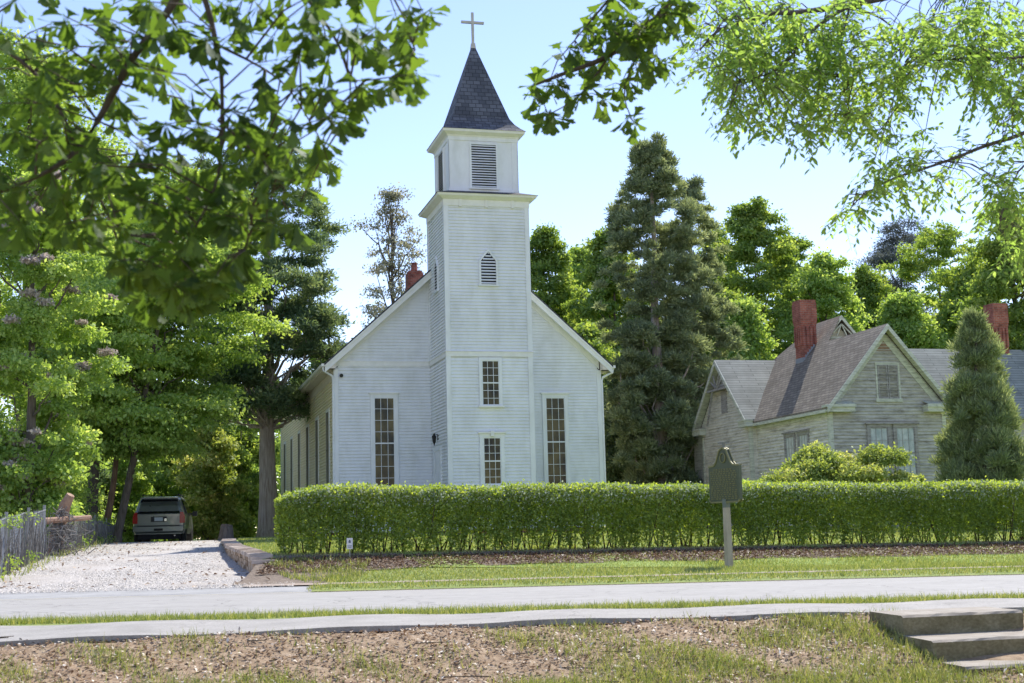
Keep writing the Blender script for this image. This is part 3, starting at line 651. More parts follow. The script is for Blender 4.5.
for q_ in ((-.052, .1, -.052, .1, zb, 4.0), (W1 - .1, W1 + .052, -.052, .1, zb, 4.0), (wx - .052, wx + .1, 6.26, 6.4, zb, 3.97), (wx - .052, wx + .1, 11.2, 11.33, zb, 3.97)):
    MB().box(*q_).build('corner_board', M['oldtrim'], HS, off)
def slab(pts, th=.07): # polygon in order, extruded down
    return MB().prism([tuple(p) for p in pts], (0, 0, -th))
e = -.28
brn = M['shingle_brown']
rf = slab([(e, -.40, RL(e)), (XC, -.40, RL(XC)), (XC, 4.2, RL(XC)), (3.3, 4.9, RL(3.3)), (3.3, 7.0, RL(3.3)), (2.3, 8.9, RL(2.3)), (e, 6.1, RL(e))][::-1])
o = rf.build('roof', brn, HS, off); uv_auto(o)
rf = slab([(XC, -.40, RL(XC)), (W1 - e, -.40, RL(e)), (W1 - e, 5.5, RL(e)), (XC, 5.5, RL(XC))][::-1]); o = rf.build('roof', brn, HS, off); uv_auto(o)
rf = slab([(3.3, 4.9, RL(3.3)), (6.9, 4.9, RL(-.28)), (6.9, 12, RL(-.28)), (3.3, 7.0, RL(3.3))][::-1]); o = rf.build('roof', brn, HS, off); uv_auto(o)
rf = slab([(3.3, 7.0, RL(3.3)), (6.9, 12, RL(-.28)), (6.9, 13.6, 4.1), (-.2, 13.6, 4.1), (2.3, 8.9, RL(2.3))][::-1]); o = rf.build('roof', brn, HS, off); uv_auto(o)
ry = 8.9; gr = M['metal_roof']
rf = slab([(-.6, 6.05, 4.27), (.0, 6.05, 4.27), (2.25, ry, 7.05), (-.6, ry, 7.05)][::-1]); o = rf.build('wing_roof', gr, HS, off); uv_auto(o)
rf = slab([(-.6, ry, 7.05), (2.25, ry, 7.05), (2.25, 11.75, 4.27), (-.6, 11.75, 4.27)][::-1]); o = rf.build('wing_roof', gr, HS, off); uv_auto(o)
rf = slab([(W1 - .3, 3.6, 4.1), (W1 + 9.3, 3.6, 4.1), (W1 + 9.3, 6.6, 7.3), (3.5, 6.6, 7.3)][::-1]); o = rf.build('wing_roof', gr, HS, off); uv_auto(o)
rf = slab([(3.5, 6.6, 7.3), (W1 + 9.3, 6.6, 7.3), (W1 + 9.3, 9.6, 4.1), (3.5, 9.6, 4.1)][::-1]); o = rf.build('wing_roof', gr, HS, off); uv_auto(o)
# gable trims
def rake(mb, pts, nrm, wdt=.2, th=.05):
    for a, b in zip(pts, pts[1:]):
        a = np.array(a, float); b = np.array(b, float); dz = np.array([0, 0, -wdt])
        mb.prism([a, b, b + dz, a + dz], np.array(nrm) * th)
k = MB()
rake(k, [(e, -.40, RL(e) - .01), (XC, -.40, RL(XC) - .01), (W1 - e, -.40, RL(e) - .01)], (0, -1, 0), .2)
rake(k, [(.02, -.05, RL(.02) - .25), (XC, -.05, RL(XC) - .25), (W1 - .02, -.05, RL(.02) - .25)], (0, 1, 0), .34, .03)
rake(k, [(e, -.37, RL(e) - .075), (XC, -.37, RL(XC) - .075), (W1 - e, -.37, RL(e) - .075)], (0, 1, 0), .03, .34)
k.build('gable_trim', M['oldtrim'], HS, off)
for a, b in ((e, .85), (W1 - .85, W1 - e)):
    k = MB(); k.box(a, b, -.36, -.02, 4.0, 4.17); k.box(a - .03, b + .03, -.42, -.02, 4.17, 4.26)
    k.prism([(a + .3 * (a < 0), -.42, 4.262), (b - .3 * (a > 0), -.42, 4.262), (b - .3 * (a > 0), -.02, 4.40), (a + .3 * (a < 0), -.02, 4.40)], (0, 0, .02)); k.build('cornice_return', M['oldtrim'], HS, off)
k = MB(); k.box(e, -.02, -.02, 6.25, 4.02, 4.10); k.box(e - .03, e, -.3, 6.2, 3.98, 4.095); k.box(-.06, 0, .1, 6.25, 3.86, 4.02)
k.build('eave_board', M['oldtrim'], HS, off)
k = MB(); pt = [(-.6, 6.05, 4.26), (-.6, ry, 7.04), (-.6, 11.75, 4.26)]
rake(k, pt, (-1, 0, 0), .22)
rake(k, [(-.33, 6.4, 4.4), (-.33, ry, 6.82), (-.33, 11.3, 4.4)], (1, 0, 0), .3, .03)
rake(k, [(-.58, 6.05, 4.2), (-.58, ry, 6.98), (-.58, 11.75, 4.2)], (1, 0, 0), .03, .28)
k.box(-.62, -.31, 6.0, 6.75, 3.98, 4.2); k.box(-.66, -.31, 5.96, 6.8, 4.2, 4.26)
k.box(-.62, -.31, 10.95, 11.75, 3.98, 4.2); k.box(-.66, -.31, 10.9, 11.8, 4.2, 4.26)
k.build('wing_trim', M['oldtrim'], HS, off)
k = MB()   # stick ornament in the wing gable: collar shelf and upright sticks
k.prism([(-.62, 7.75, 5.72), (-.62, 9.95, 5.72), (-.32, 9.95, 5.72), (-.32, 7.75, 5.72)], (0, 0, .09))
k.bar((-.58, ry, 5.2), (-.58, ry, 6.9), .07, .07)
for dy, zt in ((-.35, 6.4), (.35, 6.4), (-.62, 6.15), (.62, 6.15)):
    k.bar((-.58, ry + dy * .25, 5.85), (-.58, ry + dy, zt), .05, .05)
k.bar((-.56, ry + 1.25, 4.3), (-.56, ry + .55, 5.72), .07, .07)
k.build('gable_ornament', M['greywood'], HS, off)
k = MB(); k.prism([(-.36, 8.05, 5.81), (-.36, 8.55, 5.81), (-.36, 8.2, 6.3)], (.04, 0, 0)); k.build('gable_panel', M['greywood'], HS, off)
k = MB(); rake(k, [(2.45, 4.87, RL(2.45)), (3.3, 4.87, RL(3.3)), (4.6, 4.87, RL(3.3) - 1.3 * 1.18)], (0, -1, 0), .16)
for u in (-.35, -.15, .15, .35): k.bar((3.3, 4.9, 8.05), (3.3 + u * 1.5, 4.9, 7.55), .05, .04)
k.box(2.75, 3.85, 4.9, 4.95, 7.45, 7.53); k.build('gable_trim', M['oldtrim'], HS, off)
k = MB(); k.box(XC - .55, XC + .55, -.03, 0, 6.28, 6.36); k.box(XC - .42, XC + .42, -.035, 0, 6.36, 6.5); k.box(XC - .3, XC + .3, -.03, 0, 6.5, 6.66)
k.build('gable_board', noisy('reddish_bare_board', [(.3, (.22, .13, .08)), (.7, (.40, .28, .2))], 5, .9, .4, .01, (1, 1, 5)), HS, off)
# attic shutter window
k = MB(); k.box(1.93, 2.0, -.05, 0, 4.5, 5.85); k.box(2.85, 2.92, -.05, 0, 4.5, 5.85); k.box(2.0, 2.85, -.05, 0, 5.75, 5.85); k.box(1.88, 2.97, -.09, 0, 4.38, 4.5)
fr = k.build('attic_window', M['oldtrim'], HS, off)
for a in (2.01, 2.44):
    k = MB(); k.box(a, a + .40, -.03, -.012, 4.5, 5.75); k.box(a, a + .05, -.06, -.03, 4.5, 5.75); k.box(a + .35, a + .40, -.06, -.03, 4.5, 5.75)
    for z in (4.5, 5.08, 5.69): k.box(a + .05, a + .35, -.058, -.03, z, z + .06)
    for i in range(20):
        z = 4.58 + i * .056
        if not 5.05 < z < 5.14: k.bar((a + .05, -.045, z), (a + .35, -.045, z), .03, .008, (0, 1, .8))
    k.build('shutter', M['greywood'], fr, off)
for a, b in ((1.55, 2.27), (2.62, 3.36)):
    fr = sash_window(HS, off, (0, -.012, 0), X_, -Y_, a, b, 1.55, 2.5, 3.44, 3, 2, 2, trim='greywood', glass='oldglass', cw=.12, hood=True, mat_m='greywood')
for a, b in ((1.75, 2.45), (2.9, 3.6)):
    sash_window(HS, off, (-.012, 0, 0), Y_, -X_, a, b, 1.5, 2.45, 3.36, 3, 2, 2, trim='greywood', glass='oldglass', cw=.11, mat_m='greywood')
k = MB(); k.box(wx - .05, wx, 8.45, 9.05, 4.75, 5.7); k.build('gable_vent_board', M['greywood'], HS, off)
def chimney(x0, y0, z0, z1, s=.64):
    c = MB(); c.box(x0, x0 + s, y0, y0 + s, z0, z1 - 1.1)
    for i in range(4):
        g_ = .011 * (i + 1); c.box(x0 - g_, x0 + s + g_, y0 - g_, y0 + s + g_, z1 - 1.1 + i * .075, z1 - 1.1 + (i + 1) * .075 + .001)
    c.box(x0 - .048, x0 + s + .048, y0 - .048, y0 + s + .048, z1 - .8, z1 - .12); c.box(x0 - .03, x0 + s + .03, y0 - .03, y0 + s + .03, z1 - .12, z1)
    for i in range(4):   # raised pilaster strips
        u = x0 + .02 + i * (s - .13) / 3; c.box(u, u + .1, y0 - .045, y0, z1 - 1.9, z1 - 1.1)
        v = y0 + .02 + i * (s - .13) / 3; c.box(x0 - .045, x0, v, v + .1, z1 - 1.9, z1 - 1.1)
    o = c.build('chimney', M['brick'], HS, off)
    f = MB()
    for i in range(7): f.box(x0 + i * s / 7, x0 + (i + 1) * s / 7 - .01, y0 - .03, y0 - .002, RL(x0 + i * s / 7) - .02, RL(x0 + i * s / 7) + .16)
    f.box(x0 - .03, x0 - .002, y0, y0 + s, RL(x0) - .05, RL(x0) + .15)
    return o, f
o, f = chimney(1.75, 5.35, 5.5, 9.1); f.build('flashing', flat('lead_flashing', (.34, .36, .40), .5, .4), o, off)
o, f = chimney(11.4, 6.4, 6.2, 9.3)

# ---------------------------------------------------------------- hedge, parallel to the church front
CY, SY = math.cos(YAW), math.sin(YAW)
hd = empty('hedge', (-4.0, 26.55, float(h_lawn(-4, 26.5))), 0, label='long clipped privet hedge running behind the grass verge', cat='hedge')
def hedge_xy(u, v):       # u along, v across (0 front .. 1.2 back)
    return -4.5 + u * CY - v * SY, 26.25 + u * SY + v * CY
def hedge():
    Lh = 24.0; hp = np.array(hd.location)
    n = 260000
    u = RNG.random(n) * Lh; kind = RNG.random(n); v = np.empty(n); z = np.empty(n); Hh = 1.27
    lump = .05 * np.sin(u * 2.3) + .04 * np.sin(u * 5.9 + 1)
    zz = RNG.random(n)
    # front face, back face, top, interior
    f = kind < .55; v[f] = RNG.normal(0, .05, f.sum()) + .06 + (1 - np.clip(zz[f], 0, 1)) * .05; z[f] = Hh * (.06 + .94 * zz[f] ** .80)
    b = (kind >= .55) & (kind < .66); v[b] = 1.15 + RNG.normal(0, .05, b.sum()); z[b] = Hh * (.2 + .8 * zz[b] ** .7)
    t_ = (kind >= .66) & (kind < .90); v[t_] = RNG.random(t_.sum()) * 1.2; z[t_] = Hh + RNG.normal(0, .025, t_.sum())
    i_ = kind >= .90; v[i_] = RNG.random(i_.sum()) * 1.2; z[i_] = Hh * (.3 + .7 * zz[i_] ** .5)
    # round the front top edge
    edge = np.clip((z - Hh * .86) / (Hh * .14), 0, 1); v += np.where(f, edge ** 2 * .16, 0)
    z -= np.where(t_, np.clip((.2 - v) / .2, 0, 1) ** 2 * .10, 0)
    v = v - lump * np.where(f, 1, 0)
    z = z * (1 + .012 * np.sin(u * 1.3) + .010 * np.sin(u * 3.7 + 2) + .008 * np.sin(u * 8.3)); sh = t_ & (RNG.random(n) < .02); z = z + np.where(sh, .10 * RNG.random(n), 0)
    # thin the bottom: keep clumped
    keep = (z > .52) | (np.sin(u * 9.1 + 2 * np.sin(u * 2.2)) + np.sin(u * 23.0) * .6 + RNG.normal(0, .9, n) > .55 - z * 3.2 )
    u, v, z, f = u[keep], v[keep], z[keep], f[keep]; n = len(u)
    # rounded left end
    ue = np.clip(1.1 - u, 0, 1.1) / 1.1; v = .6 + (v - .6) * np.sqrt(1 - ue ** 2 * .9); z = z * (1 - .20 * ue ** 2.4); u = u + .12 * np.abs(z / Hh - .5) ** 2 * ue
    x, y = hedge_xy(u, v); g = h_lawn(x, y)
    C = np.stack([x, y, g + z], -1) - hp
    D = unit(n) + np.array([0, -.3, .1]); N = unit(n) * .8 + np.array([.1, -.6, .55])
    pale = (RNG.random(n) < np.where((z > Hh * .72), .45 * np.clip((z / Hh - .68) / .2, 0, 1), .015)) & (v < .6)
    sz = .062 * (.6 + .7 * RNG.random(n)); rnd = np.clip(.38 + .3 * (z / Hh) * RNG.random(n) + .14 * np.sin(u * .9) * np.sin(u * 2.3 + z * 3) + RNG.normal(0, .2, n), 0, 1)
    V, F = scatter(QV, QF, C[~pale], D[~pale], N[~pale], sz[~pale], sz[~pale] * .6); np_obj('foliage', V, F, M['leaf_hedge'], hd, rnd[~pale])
    V, F = scatter(QV, QF, C[pale], D[pale], N[pale], sz[pale] * .75, sz[pale] * .55); np_obj('blossom', V, F, M['leaf_hedge_pale'], hd, RNG.random(pale.sum()))  # pale flecks, denser towards the top of the hedge front
    st = MB()
    for k in range(190):
        u0 = Lh * (k + random.random()) / 190 + .12; v0 = .25 + .6 * random.random(); 
        for q in range(2):
            x0, y0 = hedge_xy(u0, v0); u1 = u0 + random.gauss(0, .16); v1 = v0 + random.gauss(0, .2); x1, y1 = hedge_xy(u1, v1)
            g0 = float(h_lawn(x0, y0)); st.tube([np.array((x0, y0, g0 - .05)) - hp, np.array(((x0 + x1) / 2 + random.gauss(0, .03), (y0 + y1) / 2, g0 + .35)) - hp, np.array((x1, y1, g0 + .95)) - hp], [.017, .012, .006], 4)
    st.build('stems', M['twig'], hd)
hedge()

# ---------------------------------------------------------------- historical marker, little sign
mx, my = xat(727, 25.3), 25.3; mz = float(h_lawn(mx, my))
mk = empty('historical_marker', (mx, my, mz), math.radians(-60), label='green cast metal historical marker on a pale square post in the verge', cat='marker')
zc = lambda py: at(727, py, 25.3)[2] - mz
MB().frust(0, 0, .062, -.3, .056, .08).frust(0, 0, .056, .08, .048, zc(507)).build('post', noisy('pale_post', [(.3, (.32, .27, .20)), (.7, (.48, .42, .33))], 6, .9, .4, .01, (1, 1, .4)), mk)
MB().frust(0, 0, .05, zc(507) - .01, .05, zc(499)).build('bracket', flat('bracket_metal', (.16, .18, .15), .6, .3), mk)
zb0, zt0 = zc(502), zc(466); ztop = zc(446); hw = .44
out = [(-hw, zb0 + .04), (-hw + .04, zb0), (hw - .04, zb0), (hw, zb0 + .04), (hw, zt0), (.28, zt0 + .015), (.22, zt0 + .07), (.16, zt0 + .18), (.10, ztop - .07), (0, ztop - .03), (-.10, ztop - .07), (-.16, zt0 + .18), (-.22, zt0 + .07), (-.28, zt0 + .015), (-hw, zt0)]
M['marker'] = noisy('marker_green', [(.3, (.05, .062, .03)), (.7, (.085, .10, .05))], 3, .5, .05, .003, (1, 1, 1), 6)
M['marker_gold'] = flat('marker_lettering', (.20, .19, .08), .5, .2)
pl = MB().prism([(x, -.03, z) for x, z in out][::-1], (0, .06, 0)).build('plate', M['marker'], mk)
rim = MB(); pts = [(x, z) for x, z in out] + [out[0]]
for s_ in (-1, 1):
    for (a, b), (c, d) in zip(pts, pts[1:]): rim.bar((a * .985, s_ * .035, b), (c * .985, s_ * .035, d), .02, .03)
rim.build('rim', M['marker_gold'], pl)
tx = MB()
for s_ in (-1, 1):
    nrow = 15
    for r in range(nrow):
        z = zt0 - .06 - (zt0 - zb0 - .12) * r / (nrow - 1); x = -hw + .06
        if r == 0: x = -.3
        lim = .3 if r == 0 else hw - .06
        while x < lim - .03:
            wv = random.uniform(.03, .09); nx_ = min(x + wv, lim); nl = max(1, int((nx_ - x) / .02))
            for q in range(nl): tx.box(x + q * .02, x + q * .02 + .013, *sorted((s_ * .03, s_ * .038)), z - .012, z + .012)
            x = nx_ + .02
tx.build('lettering', M['marker_gold'], pl)
sl_ = MB(); sl_.tube([(0, -.042, zt0 + .17 + .08 * math.sin(a)) if 0 else (.075 * math.cos(a), -.04, zt0 + .15 + .085 * math.sin(a)) for a in np.linspace(0, 2 * math.pi, 17)], .012, 5)
sl_.tube([(.075 * math.cos(a), .04, zt0 + .15 + .085 * math.sin(a)) for a in np.linspace(0, 2 * math.pi, 17)], .012, 5); sl_.build('seal', M['marker_gold'], pl)
MB().box(-.02, .02, -.02, .02, ztop - .04, ztop + .05).box(-.16, .16, -.012, .012, ztop + .05, ztop + .075).build('finial', flat('bracket_metal2', (.2, .2, .17), .6, .3), mk)
gx, gy = xat(349.5, 25.9), 25.9; gz = float(h_lawn(gx, gy)); sg = empty('garden_sign', (gx, gy, gz), .12, label='tiny white sign on a thin stake at the foot of the hedge', cat='sign')
zt = at(349.5, 538, 25.9)[2] - gz; zz_ = at(349.5, 549, 25.9)[2] - gz
MB().box(-.055, .055, -.006, .006, zz_, zt).build('panel', flat('sign_white', (.72, .72, .74), .5), sg)
MB().box(-.02, .02, -.009, -.006, zt - .09, zt - .05).box(-.012, .012, -.0092, -.006, zt - .05, zt - .035).box(-.04, .04, -.009, -.006, zt - .15, zt - .14).box(-.035, .035, -.009, -.006, zt - .175, zt - .165).build('printing', flat('sign_ink', (.12, .13, .18), .6), sg)
MB().box(-.01, .01, .006, .02, -.1, zt - .02).build('stake', M['greywood'], sg)

# ---------------------------------------------------------------- stone retaining wall
wl = empty('stone_retaining_wall', (-4.8, 25.6, float(h_drive(-4.8, 25.6))), 0, label='low dry stone retaining wall between gravel driveway and lawn', cat='wall')
def stone(mb, c, sx, sy, sz, rz):
    vs = []
    for z in (-1, 1):
        for (x, y) in ((-1, -1), (1, -1), (1, 1), (-1, 1)):
            p = np.array([x * sx * (.5 + random.uniform(-.06, .03)), y * sy * (.5 + random.uniform(-.06, .03)), z * sz * (.5 + random.uniform(-.06, .02))])
            vs.append((c[0] + p[0] * math.cos(rz) - p[1] * math.sin(rz), c[1] + p[0] * math.sin(rz) + p[1] * math.cos(rz), c[2] + p[2]))
    mb.hexa(vs[:4], vs[4:])
wm = MB(); cap = MB(); base = np.array(wl.location)
def wall_run(p0, p1, top=True):
    p0 = np.array(p0); p1 = np.array(p1); Lw = np.linalg.norm(p1 - p0); d = (p1 - p0) / Lw; rz = math.atan2(d[1], d[0]); s_ = 0
    while s_ < Lw:
        wv = random.uniform(.16, .34); m = p0 + d * (s_ + wv / 2); zg = float(h_drive(m[0], m[1])) if True else 0; zt = float(h_lawn(m[0] + .25, m[1])) - .01
        if zt > zg:
            nrow = max(1, int(round((zt - zg + .08) / .09))); rh = (zt - zg + .1) / nrow
            for r in range(nrow):
                q = s_ + (random.uniform(-.08, .08) if r % 2 else 0); m2 = p0 + d * (q + wv / 2)
                stone(wm, (m2[0] - base[0] + random.uniform(-.02, .02), m2[1] - base[1], zg - .08 + rh * (r + .5) - base[2]), wv * .97, .34, rh * .95, rz + random.uniform(-.05, .05))
            stone(cap, (m[0] - base[0], m[1] - base[1], zt + .045 - base[2]), wv * 1.0, .42, .075, rz + random.uniform(-.04, .04))
        s_ += wv
for a, b in zip(XWY[3:], XWY[4:]):
    if a < 48: wall_run((float(xwall(a)), a), (float(xwall(b)), b))
M['fieldstone'] = noisy('field_stone', [(.3, (.24, .16, .11)), (.5, (.44, .32, .22)), (.7, (.56, .47, .36))], 2.6, .9, .5, .02, detail=8)
wm.build('stones', M['fieldstone'], wl); cap.build('capstones', noisy('cap_stone', [(.3, (.36, .27, .21)), (.7, (.58, .50, .43))], 2.5, .9, .4, .01), wl)
# small stump at the top of the driveway
sx_, sy_ = xat(226, 47.5), 47.5
stp = empty('tree_stump', (sx_, sy_, float(h_drive(sx_, sy_))), 0, label='small grey tree stump where the stone wall meets the driveway crest', cat='stump')
MB().tube([(0, 0, -.1), (0, 0, .1), (.02, 0, .42), (.03, .02, .55)], [.36, .27, .22, .2], 9).build('trunk', M['bark'], stp)

# ---------------------------------------------------------------- concrete steps down to the yard
ST = empty('concrete_steps', (3.8, 12.6, EYE - 1.35), .25, label='three mossy concrete steps leading down from the sidewalk', cat='steps')
def step(x0, x1, y0, y1, z0, z1):
    mb = MB(); n = 14; r = .02
    V = []; 
    for i in range(n + 1):
        x = x0 + (x1 - x0) * i / n; j = [random.gauss(0, .006) for _ in range(3)]
        V += [(x, y0 + j[0], z0), (x, y0 + j[0] * .6 - .004, z1 - r), (x, y0 + r + j[1], z1 + j[2] * .5), (x, y1, z1 + .006), (x, y1, z0)]
    F = [(i * 5 + k, (i + 1) * 5 + k, (i + 1) * 5 + (k + 1) % 5, i * 5 + (k + 1) % 5) for i in range(n) for k in range(5)] + [(0, 1, 2, 3, 4)[::-1], tuple(n * 5 + k for k in range(5))]
    F = [f for f in F]; mb.add(V, F)
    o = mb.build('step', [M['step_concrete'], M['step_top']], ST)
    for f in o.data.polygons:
        if f.normal.z > .4: f.material_index = 1  # upward faces take the paler tread colour, the rest stay darker
dz = 1.35
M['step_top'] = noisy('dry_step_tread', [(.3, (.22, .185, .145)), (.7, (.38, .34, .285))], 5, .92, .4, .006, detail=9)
# Front faces measured from the local origin (world 3.8,12.6)
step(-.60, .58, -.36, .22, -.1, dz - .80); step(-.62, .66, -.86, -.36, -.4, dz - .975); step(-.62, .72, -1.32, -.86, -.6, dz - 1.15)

# ---------------------------------------------------------------- SUV
sy0 = 54.2; sx0 = xat(160, sy0 + .2); sz0 = float(h_drive(sx0, sy0 + 2.5)) + .02
SV = empty('parked_suv', (sx0, sy0, sz0), math.radians(9), label='dark grey suv parked rear towards the road at the top of the gravel drive', cat='car')
m, t, b = new_mat('suv_paint'); b.inputs['Base Color'].default_value = (.21, .225, .21, 1); b.inputs['Metallic'].default_value = .6; b.inputs['Roughness'].default_value = .32; b.inputs['Coat Weight'].default_value = .6
n_ = noise(t, 2.5, 3, .5, objvec(t)); r_ = ramp(t, n_, [(.3, (.26, .26, .26)), (.7, (.42, .42, .42))]); t.links.new(r_, b.inputs['Roughness']); M['suv'] = m
M['carglass'] = flat('car_glass', (.012, .014, .018), .05, 0, .8); M['tyre'] = flat('tyre_rubber', (.02, .02, .02), .85); M['rim'] = flat('alloy', (.35, .35, .36), .35, .8)
M['tail'] = flat('tail_lamp_red', (.42, .012, .015), .2); M['plastic'] = flat('black_plastic', (.03, .03, .03), .6); M['chrome'] = flat('chrome', (.6, .6, .6), .2, 1)
def section(y, hw, zt, zr, hr):   # half width at belt, belt height, roof height, half width at roof
    return [(-hw * .94, y, .42), (-hw, y, .62), (-hw * 1.005, y, zt - .25), (-hw * .97, y, zt), (-hr, y, zr - .10), (-hr + .12, y, zr), (hr - .12, y, zr), (hr, y, zr - .10), (hw * .97, y, zt), (hw * 1.005, y, zt - .25), (hw, y, .62), (hw * .94, y, .42)]
secs = [section(.02, .93, 1.16, 1.19, .90), section(.10, .97, 1.20, 1.52, .84), section(.32, .99, 1.22, 1.83, .775), section(.8, 1.0, 1.22, 1.90, .775), section(2.4, 1.0, 1.2, 1.93, .78), section(3.1, 1.0, 1.18, 1.84, .76), section(3.75, 1.0, 1.15, 1.24, .88), section(4.7, .97, 1.02, 1.08, .85), section(5.1, .88, .80, .85, .75)]
k = 12; V = [p for s_ in secs for p in s_]; F = [(i * k + j, i * k + (j + 1) % k, (i + 1) * k + (j + 1) % k, (i + 1) * k + j) for i in range(len(secs) - 1) for j in range(k)] + [tuple(range(k))[::-1], tuple((len(secs) - 1) * k + j for j in range(k))]
V = [(x, y, z) for x, y, z in V]
bo = MB().add(V, F).build('body', M['suv'], SV)
bv = bo.modifiers.new('b', 'BEVEL'); bv.width = .03; bv.segments = 2
q = lambda z, o_=0: np.interp(z, [.42, 1.19, 1.52, 1.83], [.02, .02, .10, .32]) - .018 - o_
MB().prism([(-.80, q(1.22), 1.22), (.80, q(1.22), 1.22), (.70, q(1.76), 1.76), (-.70, q(1.76), 1.76)], (0, .03, 0)).build('rear_window', M['carglass'], SV)
MB().bar((-.72, .18, 1.83), (.72, .18, 1.83), .22, .05).build('spoiler', M['suv'], SV)
for s_ in (-1, 1):
    MB().prism([(s_ * .99, -.02, .84), (s_ * .80, -.02, .84), (s_ * .80, -.02, 1.06), (s_ * .82, -.02, 1.28), (s_ * .93, -.02, 1.26), (s_ * .985, -.02, 1.1)], (0, .22, 0)).build('tail_light', M['tail'], SV)
    MB().prism([(s_ * 1.012, .75, 1.24), (s_ * 1.012, 3.1, 1.24), (s_ * .80, 3.0, 1.74), (s_ * .80, .8, 1.78)], (s_ * .012, 0, 0)).build('side_window', M['carglass'], SV)
    mr = MB(); mr.bar((s_ * .96, 3.2, 1.22), (s_ * 1.08, 3.2, 1.24), .08, .06); mr.box(*sorted((s_ * 1.06, s_ * 1.25)), 3.1, 3.26, 1.14, 1.34); mr.build('wing_mirror', M['plastic'], SV)
    MB().bar((s_ * .68, .7, 1.97), (s_ * .68, 2.9, 1.98), .04, .04).bar((s_ * .68, .7, 1.9), (s_ * .68, .7, 1.97), .04, .04, (0, 1, 0)).bar((s_ * .68, 2.9, 1.9), (s_ * .68, 2.9, 1.97), .04, .04, (0, 1, 0)).build('roof_rail', M['plastic'], SV)
    for y in (.95, 4.05):
        wx_ = s_ * .86; tt = MB(); R_ = .40; prof = [(-.13, .24), (-.135, .36), (-.10, R_), (.10, R_), (.135, .36), (.13, .24)]; nn = 24
        for i in range(nn):
            a = 2 * math.pi * i / nn
            for (dx, r) in prof: tt.v.append((wx_ + dx, y + r * math.cos(a), .40 + r * math.sin(a)))
        for i in range(nn):
            for j in range(5): tt.f.append((i * 6 + j, i * 6 + j + 1, ((i + 1) % nn) * 6 + j + 1, ((i + 1) % nn) * 6 + j))
        wo = tt.build('wheel', M['tyre'], SV, smooth=True)
        rm = MB(); rm.tube([(wx_ - s_ * .1, y, .40), (wx_ + s_ * .11, y, .40)], [.25, .25], 16)
        rm.build('rim', M['rim'], wo)
bp = MB(); bp.prism([(-.96, -.10, .50), (.96, -.10, .50), (.99, -.10, .74), (-.99, -.10, .74)], (0, .3, 0)); bp.prism([(-.90, .02, .44), (.90, .02, .44), (.92, -.03, .50), (-.92, -.03, .50)], (0, .2, 0))
o = bp.build('rear_bumper', M['suv'], SV); o.modifiers.new('b', 'BEVEL').width = .03
MB().box(-.8, .8, -.105, -.02, .745, .765).build('bumper_step', M['plastic'], SV)
MB().box(-.17, .17, -.125, -.1, .55, .64).build('hitch', M['dark'], SV)
pm = MB().box(-.30, .30, -.01, .01, .90, 1.10).build('plate_recess', M['plastic'], SV); MB().box(-.16, .16, -.022, -.01, .93, 1.07).build('license_plate', flat('plate_white', (.55, .60, .62), .5), SV)
MB().box(.22, .30, -.02, .0, .92, 1.02).build('tailgate_handle', M['chrome'], SV)
MB().tube([(.62, -.08, .36), (.62, .4, .38)], .035, 8).build('exhaust_pipe', M['chrome'], SV)
MB().box(-.8, .8, .1, 4.8, .22, .44).build('underbody', M['dark'], SV)

# ---------------------------------------------------------------- chain link fence choked with dead vines
fe = empty('chain_link_fence', (-11, 31, float(h_drive(-11, 31))), 0, label='sagging grey chain link fence overgrown with dead vines beside the drive', cat='fence')
fb = np.array(fe.location); FP = [(-9.7, 25.5, 1.25), (-10.3, 28, 1.25), (-11.0, 31, 1.30), (-11.75, 34.6, 1.32)]; FP2 = [(-12.3, 37.8, 1.10), (-12.9, 41, 1.05), (-13.6, 44.7, .95), (-14.2, 48, .85), (-15.2, 53, .8)]
M['wire'] = flat('galvanised_wire', (.20, .21, .23), .6, .3); M['fencepost'] = noisy('galvanised_post', [(.3, (.20, .20, .21)), (.7, (.34, .34, .34))], 4, .6, .1, .003)
def fence_run(P):
    vine = MB()
    for (x, y, h), (x2, y2, h2) in zip(P, P[1:]):
        wire = MB()
        a = np.array([x, y, float(h_drive(x, y)) - .1]) - fb; b = np.array([x2, y2, float(h_drive(x2, y2)) - .1]) - fb; Lf = np.linalg.norm(b - a); n = int(Lf / .11)
        for i in range(n):
            for s_ in (-1, 1):       # diagonal wires, both ways
                t0_ = i / n; t1_ = t0_ + s_ * h / Lf * .9
                e0 = 0; e1 = 1
                if t1_ > 1: e1 = (1 - t0_) / (t1_ - t0_); t1_ = 1
                if t1_ < 0: e1 = t0_ / (t0_ - t1_); t1_ = 0
                hh0 = h + (h2 - h) * t1_
                wire.tube([a + (b - a) * t0_, a + (b - a) * t1_ + np.array([0, 0, hh0 * e1])], .006, 3, False)
        wire.tube([a + [0, 0, h], (a + b) / 2 + [0, 0, (h + h2) / 2 - .05], b + [0, 0, h2]], .018, 5)
        wire.build('wire_mesh', M['wire'], fe)
        for i in range(int(Lf / .07)):      # dead stems, vertical
            t_ = random.random(); p = a + (b - a) * t_ + np.array([random.gauss(.03, .03), random.gauss(-.03, .05), 0]); hv = (h + (h2 - h) * t_) * random.uniform(.5, 1.08); lean_ = random.gauss(0, .08)
            vine.tube([p, p + [lean_ * .5 + random.gauss(0, .03), random.gauss(0, .05), hv * .5], p + [lean_, random.gauss(0, .06), hv]], [random.uniform(.008, .03), .012, .005], 4)
    for j, (x, y, h) in enumerate(P):
        p = np.array([x, y, float(h_drive(x, y)) - .2]) - fb
        o = MB().tube([p, p + [random.gauss(0, .03), 0, h + .22]], .035, 8).build('post', M['fencepost'], fe)
    vine.build('dead_vines', M['deadvine'], fe)
fence_run(FP); fence_run(FP2)
